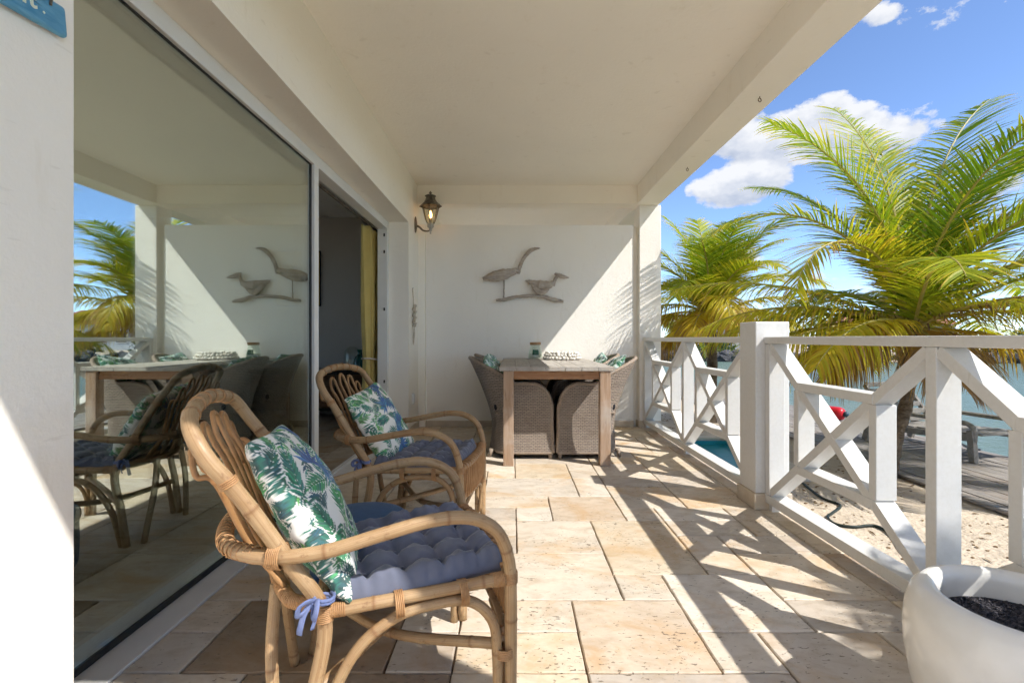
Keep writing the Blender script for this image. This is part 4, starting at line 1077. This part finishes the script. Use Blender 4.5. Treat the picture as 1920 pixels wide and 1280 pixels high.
for k in range(2200):
    a = rnd.uniform(0, 6.283); r_ = .162*math.sqrt(rnd.random()); ball(gr, (r_*math.cos(a), r_*math.sin(a), .297+rnd.uniform(-.001, .003)), rnd.uniform(.0018, .0042), 1, 1.2, 1, .8, .2)
gr.build('soil_crumbs', 'soil_crumb', pot)['kind'] = 'stuff'

# ================================================================== INSIDE THE ROOM
cur = empty('curtain', (-1.425, 4.98, 0), 0, 'long mustard yellow curtain tied back inside the doorway', 'curtain')
mb = MB(); NU, NV = 90, 40; vs = []
for j in range(NV+1):
    z = .03+2.07*j/NV; d = abs(z-.78); pinch = 1-.36*math.exp(-(d/.30)**2)
    for i in range(NU+1):
        u = i/NU-.5; ph = u*2*math.pi*5.5
        y = u*.58*pinch + .0 + .03*(1-pinch)
        x = (.032*math.cos(ph)+.010*math.cos(2.3*ph+z*2))*(.55+.45*pinch)
        vs.append((x-.05*(1-pinch), y+.012*math.sin(ph*1.5+z*1.3), z))
mb.add(vs, [(j*(NU+1)+i, j*(NU+1)+i+1, (j+1)*(NU+1)+i+1, (j+1)*(NU+1)+i) for j in range(NV) for i in range(NU)])
o = mb.build('cloth', 'curtain_cloth', cur, True); md = o.modifiers.new('solid', 'SOLIDIFY'); md.thickness = .003
mb = MB(); tube(mb, [(-.02+.062*math.cos(a), .012+.215*math.sin(a), .785-.02*math.sin(a)) for a in [2*math.pi*k/24 for k in range(24)]], .009, 7, closed=True); mb.build('tieback', 'rope', cur, True)
mb = MB(); tube(mb, [(0, -1.9, 2.13), (0, .28, 2.13)], .012, 8); mb.build('curtain_rod', 'iron', cur, True)

pic = empty('picture', (-2.86, 6.545, 1.80), 0, 'tall yellow picture in a thin black frame on the room wall', 'picture')
box('frame', 'black_print', (-.30, .30, -.022, -.002, -.37, .37), pic, .002)
box('print', 'yellow_print', (-.285, .285, -.0255, -.0225, -.355, .355), pic)
mb = MB(); tube(mb, [(.20+.05*math.cos(a), -.027, .20+.06*math.sin(a)) for a in [2*math.pi*k/20 for k in range(20)]], .006, 6, closed=True); mb.build('ring_motif', 'black_print', pic, True)
cab = empty('sideboard', (-2.25, 6.22, 0), 0, 'dark sideboard against the room wall seen through the doorway', 'cabinet')
box('body', 'dark_furniture', (-.95, .62, -.26, .26, .12, .58), cab, .006); box('top', 'dark_furniture', (-.97, .64, -.275, .275, .581, .61), cab, .004)
for x in (-.9, .57):
    for y in (-.22, .22): box('leg', 'brown_wood', (x-.025, x+.025, y-.025, y+.025, 0, .119), cab, .003)
for k in range(3): 
    f_ = box('drawer', 'brown_wood', (-.93+k*.515, -.93+k*.515+.50, -.274, -.2605, .15, .56), cab, .003)
    mb = MB(); ball(mb, (-.93+k*.515+.25, -.285, .38), .014, 1); mb.build('knob', 'pewter', f_, True)
cl = empty('glass_cloche', (-2.02, 6.18, .611), 0, 'glass cloche over a pale candle on the sideboard', 'cloche')
mb = MB(); lathe(mb, [(.10, 0), (.102, .02), (.102, .18), (.092, .235), (.062, .272), (.02, .288), (.0, .289)], sides=28, cap=False); o = mb.build('dome', 'clear_glass', cl, True)
mb = MB(); lathe(mb, [(.10, .0005), (.115, .001), (.115, .008), (.02, .009)], sides=24); mb.build('base', 'brown_wood', cl, True)
mb = MB(); lathe(mb, [(.04, .0095), (.042, .02), (.042, .12), (.0, .124)], sides=20); mb.build('candle', 'wax', cl, True)
bt = empty('teal_bottle', (-1.88, 6.02, .611), 0, 'squat teal glass bottle beside the cloche on the sideboard', 'bottle')
mb = MB(); lathe(mb, [(.06, 0), (.07, .006), (.074, .05), (.070, .12), (.050, .165), (.030, .185), (.026, .235), (.031, .24), (.031, .25), (.024, .25)], sides=24); mb.build('glass', 'teal_bottle', bt, True)
# sofa seen dimly through the closed pane
sf = empty('sofa', (-3.3, 3.6, 0), R(90), 'dark upholstered sofa inside the room behind the glass', 'sofa')
box('seat', 'dark_cloth', (-.9, .9, -.42, .42, .12, .44), sf, .05); box('backrest', 'dark_cloth', (-.9, .9, .24, .46, .44, .85), sf, .06)
for s in (-1, 1): box('armrest', 'dark_cloth', (s*1.0-.1, s*1.0+.1, -.42, .46, .12, .62), sf, .05)
for x in (-.85, .85):
    for y in (-.34, .34): box('leg', 'brown_wood', (x-.03, x+.03, y-.03, y+.03, 0, .119), sf, .003)

# ================================================================== OUTSIDE
# ---- coconut palms
def frond_mesh(az, el, L, droop, age, seed, n=88, leaf=.60, hang=.50, wid=.0235, swirl=0.0):
    rr = random.Random(seed); S = 40; pts = []; p = Vector((0, 0, 0)); pitch = el; a = az
    for i in range(S+1):
        pts.append(p.copy()); t = i/S
        pitch = el-droop*(t**1.45); a = az+swirl*t*t
        p = p+Vector((math.cos(a)*math.cos(pitch), math.sin(a)*math.cos(pitch), math.sin(pitch)))*(L/S)
    vs = []; fs = []; cols = []; mi = []
    # rachis
    mb = MB(); tube(mb, pts, lambda t: .017*(1-t)**.8+.0022, 6)
    vs += mb.v; fs += mb.f; cols += [(age, 0, .5, 1)]*len(mb.v); mi += [1]*len(mb.f)
    for k in range(n):
        t = .07+.93*(k+.5)/n; q = t*S; i = min(int(q), S-1); f = q-i; c = pts[i].lerp(pts[i+1], f); fw = (pts[min(i+2, S)]-pts[max(i-1, 0)]).normalized()
        sd_ = fw.cross(Vector((0, 0, 1)))
        if sd_.length < .15: sd_ = Vector((-math.sin(a), math.cos(a), 0))
        sd_.normalize(); upn = sd_.cross(fw).normalized()
        ll = leaf*(min(1, .35+t*2.2))*(1-max(0, (t-.55)/.45)**1.6*.62)
        for s in (1, -1):
            if rr.random() < .03: continue
            fwd = .55+.55*t+rr.uniform(-.10, .10); vup = .30*(1-t)+rr.uniform(-.13, .13)
            d = (sd_*s+fw*fwd+upn*vup).normalized(); l2 = ll*rr.uniform(.82, 1.08); var = rr.random()
            hg = hang*rr.uniform(.7, 1.3); segs = 4; x = c.copy(); wv = d.cross(upn).normalized(); base = len(vs); ww = wid*rr.uniform(.8, 1.15)
            tw = rr.uniform(-.5, .5); wv = (wv*math.cos(tw)+upn*math.sin(tw)).normalized()
            for g in range(segs+1):
                tt = g/segs; h = ww*(.55+.9*tt if tt < .3 else (1-tt)**.75*1.04)*.5
                if g == segs: vs.append(tuple(x)); cols.append((age, 1, var, 1))
                else:
                    vs.append(tuple(x+wv*h)); vs.append(tuple(x-wv*h)); cols += [(age, tt, var, 1)]*2
                d = (d+Vector((0, 0, -1))*hg*.30*(.4+tt)).normalized(); x = x+d*(l2/segs)
            for g in range(segs-1): fs.append((base+2*g, base+2*g+1, base+2*g+3, base+2*g+2)); mi.append(0)
            fs.append((base+2*segs-2, base+2*segs-1, base+2*segs)); mi.append(0)
    me = bpy.data.meshes.new('frond'); me.from_pydata(vs, [], fs); me.update()
    at = me.color_attributes.new('leaf', 'FLOAT_COLOR', 'POINT'); at.data.foreach_set('color', [v for c_ in cols for v in c_])
    me.materials.append(MATS['palm_leaf']); me.materials.append(MATS['rachis']); me.polygons.foreach_set('material_index', mi)
    return me
def palm(name, base, heart, fronds, label, trunk_r=.10, seed=1):
    rr = random.Random(seed); base = Vector(base); heart = Vector(heart)
    t = empty(name, base, 0, label, 'palm tree', 'coconut palms by the lagoon'); h = heart-base
    mb = MB(); mid = h*.5+Vector((h.x*.12+.03, -.02, 0)); path = catmull([(0, 0, -.05), mid*.5, mid, h*.82, h], 10); npth = len(path)
    tube(mb, path, lambda q: trunk_r*(1.35-.55*min(q*3, 1)+.06*math.sin(q*70)), 14); mb.build('trunk', 'trunk', t, True)
    for k in range(26):       # fibrous leaf bases and dry strips round the heart
        a = rr.uniform(0, 6.28); z = rr.uniform(-.28, .05); r0 = trunk_r*.8; l_ = rr.uniform(.10, .34); mb = MB(); c = h+Vector((r0*math.cos(a), r0*math.sin(a), z))
        dn = rr.random() < .55
        tube(mb, catmull([c, c+Vector((.05*math.cos(a), .05*math.sin(a), .03 if not dn else -.02)), c+Vector((.09*math.cos(a), .09*math.sin(a), .12 if not dn else -l_))], 3), lambda q: .016*(1-q)+.003, 5, squash=.4)
        mb.build('leaf_base', 'fibre', t, True)
    for i, fr in enumerate(fronds):
        az, el, L, droop, age = fr[:5]; kw = fr[5] if len(fr) > 5 else {}
        me = frond_mesh(R(az), R(el), L, R(droop), age, seed*100+i, **kw); o = bpy.data.objects.new('frond', me); COL.objects.link(o); o.parent = t
        a = R(az); o.location = h+Vector((trunk_r*.35*math.cos(a), trunk_r*.35*math.sin(a), rr.uniform(-.08, .06)))
    return t
big = [  # azimuth (0 = towards the lagoon, 90 = away, 180 = towards the house), elevation, length, droop, age
    (20, 84, 2.55, 55, .34), (100, 86, 2.55, 40, .36), (350, 76, 2.5, 70, .38), (175, 66, 2.25, 105, .30), (196, 74, 1.9, 160, .52), (165, 27, 2.1, 40, .49, dict(hang=1.3)),
    (60, 62, 2.5, 70, .22), (10, 55, 2.5, 70, .32), (335, 64, 2.4, 75, .28), (310, 48, 2.2, 75, .38), (350, 32, 2.4, 60, .44), (25, 34, 2.3, 62, .34),
    (120, 72, 2.4, 60, .20), (270, 76, 2.1, 80, .20), (300, 22, 1.75, 70, .90, dict(hang=1.5, leaf=.5)), (185, 10, 1.6, 55, .56, dict(hang=1.6)), (205, 6, 1.45, 55, .60, dict(hang=1.6)),
    (140, 15, 1.9, 55, .46, dict(hang=1.4)), (80, 28, 2.2, 70, .36), (45, 10, 1.8, 55, .54, dict(hang=1.5)), (325, 12, 1.7, 58, .52, dict(hang=1.5)), (0, 70, 2.6, 52, .30), (70, 80, 2.6, 42, .30), (240, 45, 1.75, 85, .36),
    (170, 82, 2.3, 60, .28), (140, 80, 2.5, 48, .24), (40, 70, 2.6, 55, .28), (340, 82, 2.5, 60, .32), (5, 20, 2.2, 60, .50, dict(hang=1.4)), (285, 60, 2.0, 85, .30), (172, 18, 1.9, 48, .54, dict(hang=1.7))]
rb = random.Random(41)
big = [(a, e, L*1.07, d, g*(.84 if g < .8 else 1), *k) for (a, e, L, d, g, *k) in big]
big += [(rb.uniform(-70, 100), rb.uniform(35, 84), rb.uniform(2.0, 2.6), rb.uniform(50, 90), rb.uniform(.18, .4)) for _ in range(4)]
big += [(95, 35, 2.0, 75, .26), (120, 18, 1.9, 70, .34), (65, 12, 1.9, 65, .36), (150, 5, 1.6, 55, .42), (30, 18, 2.1, 62, .38), (275, 25, 1.6, 80, .40)]
big += [(a, e, L, d, g, dict(hang=1.9)) for a, e, L, d, g in ((160, -5, 1.3, 45, .62), (190, -15, 1.1, 40, .72), (250, -10, 1.0, 45, .8), (340, 0, 1.3, 50, .66), (20, -8, 1.2, 45, .8))]
palm('coconut_palm', (3.60, 4.72, GROUND), (3.86, 4.70, 1.14), big, 'large yellow-green coconut palm with broad crown right behind the near railing', .07, 3)
lef = [(90, 85, 2.05, 35, .36), (10, 66, 2.1, 55, .38), (35, 72, 2.1, 50, .30), (180, 64, 2.0, 78, .36), (160, 72, 2.0, 55, .32), (350, 46, 2.1, 80, .42), (200, 52, 1.9, 100, .42), (225, 60, 1.7, 125, .34),
       (290, 66, 1.8, 105, .38), (330, 35, 1.9, 85, .50, dict(hang=1.3)), (195, 22, 1.7, 75, .52, dict(hang=1.4)), (260, 35, 1.5, 110, .62, dict(hang=1.6)), (235, 10, 1.3, 65, .70, dict(hang=1.8)), (310, 14, 1.5, 70, .55, dict(hang=1.6)),
       (120, 50, 2.0, 75, .28), (60, 45, 2.0, 75, .30), (0, 20, 1.7, 65, .52, dict(hang=1.5)), (270, 78, 2.0, 75, .28), (175, 10, 1.5, 55, .57, dict(hang=1.6)), (215, 0, 1.2, 50, .66, dict(hang=1.8)), (270, 5, 1.2, 55, .6, dict(hang=1.8)),
       (320, 75, 2.1, 60, .30), (140, 82, 2.1, 40, .30), (50, 82, 2.1, 40, .34), (240, 78, 1.9, 85, .26), (25, 50, 2.0, 70, .36)]
lef = [(a, e, L*.88, d, g*.86, *k) for (a, e, L, d, g, *k) in lef]
lef += [(rb.uniform(0, 360), rb.uniform(40, 84), rb.uniform(1.4, 1.9), rb.uniform(50, 90), rb.uniform(.25, .45)) for _ in range(3)]
lef += [(200, -10, 1.1, 45, .72, dict(hang=1.9)), (300, -5, 1.1, 45, .66, dict(hang=1.9)), (160, 5, 1.3, 50, .6, dict(hang=1.9)), (340, -10, 1.0, 40, .78, dict(hang=1.9))]
palm('coconut_palm', (3.16, 7.85, GROUND), (3.20, 7.85, 1.36), lef, 'smaller coconut palm just right of the far white column', .10, 5)
thr = [(rnd.uniform(0, 360), rnd.uniform(15, 80), rnd.uniform(1.6, 2.1), rnd.uniform(55, 100), rnd.uniform(.15, .5)) for _ in range(10)]
palm('coconut_palm', (4.30, -.50, GROUND), (4.30, -.50, 1.9), thr, 'coconut palm beyond the right edge of the view, casting streaks on the planter', .10, 7)
bk = [(k*27+rnd.uniform(-8, 8), rnd.uniform(0, 75), rnd.uniform(1.7, 2.2), rnd.uniform(60, 100), rnd.uniform(.15, .5)) for k in range(16)]
palm('coconut_palm', (3.3, 12.6, GROUND), (3.25, 12.6, 1.35), bk, 'most distant coconut palm, seen low behind the smaller palm', .10, 9)

# ---- deck chair on the boardwalk
dc = empty('deck_chair', (5.06, 5.73, GROUND+.043), R(-77), 'weathered wooden deck armchair standing on the boardwalk', 'deck chair')
def bar(name, a, b, w_, h_, parent=dc, m='bench_wood'):
    a, b = Vector(a), Vector(b); d = (b-a).normalized(); s = d.cross(Vector((0, 0, 1))); s = s.normalized() if s.length > .05 else Vector((0, 1, 0)); u = s.cross(d)
    v = []
    for p in (a, b): v += [p+s*w_/2+u*h_/2, p-s*w_/2+u*h_/2, p-s*w_/2-u*h_/2, p+s*w_/2-u*h_/2]
    return MB().add(v, [(0, 1, 2, 3), (7, 6, 5, 4), (0, 4, 5, 1), (1, 5, 6, 2), (2, 6, 7, 3), (3, 7, 4, 0)]).build(name, m, parent, bevel=.006)
for s in (-1, 1):
    y = .36*s
    bar('leg', (.56, y*1.02, 0), (.53, y, .33), .05, .07); bar('leg', (-.66, y*1.02, 0), (-.56, y, .38), .05, .07)
    bar('side_rail', (.58, y, .25), (-.60, y, .19), .035, .07)
    mb = MB(); tube(mb, catmull([(.555, y, .22), (.56, y, .32), (.53, y, .375), (.44, y, .40), (.1, y, .405), (-.3, y, .41), (-.50, y, .41)], 7), .028, 8, squash=.75); mb.build('armrest', 'bench_wood', dc, True)
    bar('back_post', (-.36, y*.92, .24), (-.70, y*.92, .70), .04, .05)
for k in range(9): bar('seat_slat', (.58-k*.115, -.345, .293-k*.006), (.58-k*.115, .345, .293-k*.006), .085, .02)
for k in range(6): bar('back_slat', (-.385-k*.06, -.335, .30+k*.08), (-.385-k*.06, .335, .30+k*.08), .02, .06)
# red fender, mooring cleat, garden hose
fd = empty('boat_fender', (5.10, 7.95, GROUND+.145), R(-62), 'red inflatable boat fender lying on the far edge of the boardwalk', 'fender')
mb = MB(); lathe(mb, [(.0, -.30), (.05, -.295), (.09, -.27), (.105, -.22), (.105, .22), (.09, .27), (.05, .295), (.0, .30)], sides=22, cap=False)
mb.v = [(z, y, x) for x, y, z in mb.v]; mb.build('body', 'red_vinyl', fd, True)
for s in (-1, 1):
    mb = MB(); lathe(mb, [(.0, 0), (.045, .0), (.045, .05), (.02, .07), (.0, .07)], sides=14, cap=False); mb.v = [(s*(z+.285), y, x) for x, y, z in mb.v]; mb.build('end_cap', 'navy_paint', fd, True)
ct = empty('mooring_cleat', (5.22, 5.55, GROUND+.043), R(80), 'metal mooring cleat on the boardwalk beyond the deck chair', 'cleat')
mb = MB(); tube(mb, catmull([(-.13, 0, .065), (-.06, 0, .05), (.06, 0, .05), (.13, 0, .065)], 5), .014, 8); mb.build('horns', 'pewter', ct, True)
for s in (-1, 1): mb = MB(); tube(mb, [(s*.045, 0, 0), (s*.04, 0, .05)], .014, 8); mb.build('stem', 'pewter', ct, True)
def gpt(px, py): 
    s = (py-634)/(1-GROUND-.012); return Vector(((px-960)/s, 915/s, GROUND+.012))
mb = MB(); hp = [gpt(1505, 905), gpt(1540, 932), gpt(1575, 946), gpt(1562, 960), gpt(1552, 968), gpt(1565, 981), gpt(1600, 987), gpt(1640, 985), gpt(1672, 1003), gpt(1700, 1040), gpt(1760, 1075)]
tube(mb, catmull(hp, 10), .0105, 8); tag(mb.build('garden_hose', 'hose', None, True), 'dark garden hose snaking over the sand behind the railing', 'hose')

# fallen leaf scraps and small stones on the sand
lt = MB()
for k in range(900):
    x, y = rnd.uniform(1.75, 3.65), rnd.uniform(.4, 9.5)
    if PX0-.2 < x < PX1+.2 and PY0-.2 < y < PY1+.2: continue
    if rnd.random() < .6: ball(lt, (x, y, GROUND+.002), rnd.uniform(.004, .013), 1, 1.2, 1, .6, .2)
    else:
        a = rnd.uniform(0, 6.28); l_ = rnd.uniform(.03, .14); w_ = rnd.uniform(.004, .009); dx, dy = math.cos(a), math.sin(a)
        lt.add([(x-dx*l_/2, y-dy*l_/2, GROUND+.004), (x-dy*w_, y+dx*w_, GROUND+.010), (x+dx*l_/2, y+dy*l_/2, GROUND+.006), (x+dy*w_, y-dx*w_, GROUND+.005)], [(0, 1, 2, 3)])
tag(lt.build('ground_litter', 'fibre'), 'dry leaf scraps and small stones strewn over the sand', 'litter', kind='stuff')

# ---- moored boat, far shore
bo = empty('moored_boat', (8.6, 17.5, -.95), R(65), 'small moored boat under a beige canvas cover on the lagoon', 'boat')
mb = MB(); vs = []; fs = []; n = 16
for i in range(n+1):
    t = i/n; x = -2.0+4.0*t; wdt = .85*(1-max(0, (t-.45)/.55)**2.2)+.02; sh = .62+.22*max(0, t-.5)**1.5
    vs += [(x, -wdt, sh), (x, -wdt*.85, .12), (x, 0, -.15), (x, wdt*.85, .12), (x, wdt, sh)]
for i in range(n):
    for k in range(4): fs.append((i*5+k, (i+1)*5+k, (i+1)*5+k+1, i*5+k+1))
fs += [(0, 1, 2, 3, 4), tuple(n*5+k for k in (4, 3, 2, 1, 0))]
mb.add(vs, fs).build('hull', 'navy_paint', bo, True)
mb = MB(); vs = []; fs = []
for i in range(n+1):
    t = i/n; x = -2.02+4.04*t; wdt = .89*(1-max(0, (t-.45)/.55)**2.2)+.02; sh = .60+.22*max(0, t-.5)**1.5; rise = .34*math.sin(math.pi*min(max(t, .03), .97))**.6
    for k in range(9):
        a = -1+2*k/8; vs.append((x, wdt*a, sh+.025+rise*(1-abs(a)**2.2)))
for i in range(n):
    for k in range(8): fs.append((i*9+k, (i+1)*9+k, (i+1)*9+k+1, i*9+k+1))
mb.add(vs, fs).build('cover', 'canvas', bo, True)
shore = MB(); shore.add([(-8, 46, -1.2), (130, 26, -1.2), (160, 90, -1.2), (-8, 110, -1.2), (-8, 47, -.25), (130, 27, -.25), (160, 90, .6), (-8, 110, .6)], [(4, 5, 6, 7), (0, 1, 5, 4), (1, 2, 6, 5), (2, 3, 7, 6), (3, 0, 4, 7)])
tag(shore.build('far_shore', 'sand'), kind='structure')
rk = MB()
for i in range(330):
    t = rnd.random(); x = -6+76*t; y = 45.7-(x+8)*20/138; ball(rk, (x, y-rnd.uniform(0, 1.0), -1.0+rnd.uniform(0, .75)), rnd.uniform(.30, .65), 1, 1.3, 1, .75, .22)
tag(rk.build('rock_revetment', 'rock'), 'dark boulders lining the far shore of the lagoon', 'rocks', kind='stuff')
def bush(x, y, z, r_, lab):
    t = empty('bush', (x, y, z), 0, lab, 'bush', 'bushes on the far shore'); mb = MB()
    for k in range(900):
        d = Vector((rnd.gauss(0, 1), rnd.gauss(0, 1), abs(rnd.gauss(0, 1)))); d = d.normalized()*r_*rnd.uniform(.55, 1.05); d.z *= .8
        u = Vector((rnd.gauss(0, 1), rnd.gauss(0, 1), rnd.gauss(0, 1))).normalized(); v = u.orthogonal().normalized(); s = r_*.10
        mb.add([d-u*s, d+v*s*.5, d+u*s, d-v*s*.5], [(0, 1, 2, 3)])
    mb.build('foliage', 'green_bush', t)['kind'] = 'stuff'
    mb = MB(); tube(mb, [(0, 0, -.2), (0, 0, r_*.5)], .12, 8); mb.build('stem', 'trunk', t, True)
for i, (x, y, r_) in enumerate(((14, 47, 1.7), (18.5, 45.5, 2.2), (24, 46, 1.6), (29, 44, 2.3), (36, 43, 1.9), (43, 41, 2.5), (51, 40, 2.0), (10, 48, 1.5))):
    bush(x, y, -.2, r_, 'dark green bush on the far shore, %s from the left' % ('second', 'third', 'fourth', 'fifth', 'sixth', 'seventh', 'eighth', 'first')[i])
def cottage(x, y, rz, w_, lab, wallm='shore_wall'):
    t = empty('waterside_house', (x, y, -.25), rz, lab, 'house', 'houses on the far shore')
    box('wall', wallm, (-w_, w_, -2.5, 2.5, 0, 2.6), t)
    v = [(-w_-.4, -2.9, 2.6), (w_+.4, -2.9, 2.6), (w_+.4, 2.9, 2.6), (-w_-.4, 2.9, 2.6), (-w_+1.8, 0, 4.1), (w_-1.8, 0, 4.1)]
    MB().add(v, [(0, 1, 5, 4), (1, 2, 5), (2, 3, 4, 5), (3, 0, 4), (3, 2, 1, 0)]).build('roof', 'tile_roof', t)
    k = int(w_)
    for i in range(k):
        xx = -w_+(i+.5)*2*w_/k; f_ = box('window', 'white_metal', (xx-.55, xx+.55, -2.56, -2.501, .8, 2.1), t); box('pane', 'dark_furniture', (xx-.47, xx+.47, -2.575, -2.561, .88, 2.02), f_)
cottage(21.5, 52, R(-8), 4.0, 'pale house on the far shore nearest the smaller palm')
cottage(38, 50, R(-8), 5.0, 'pale house on the far shore behind the large palm')
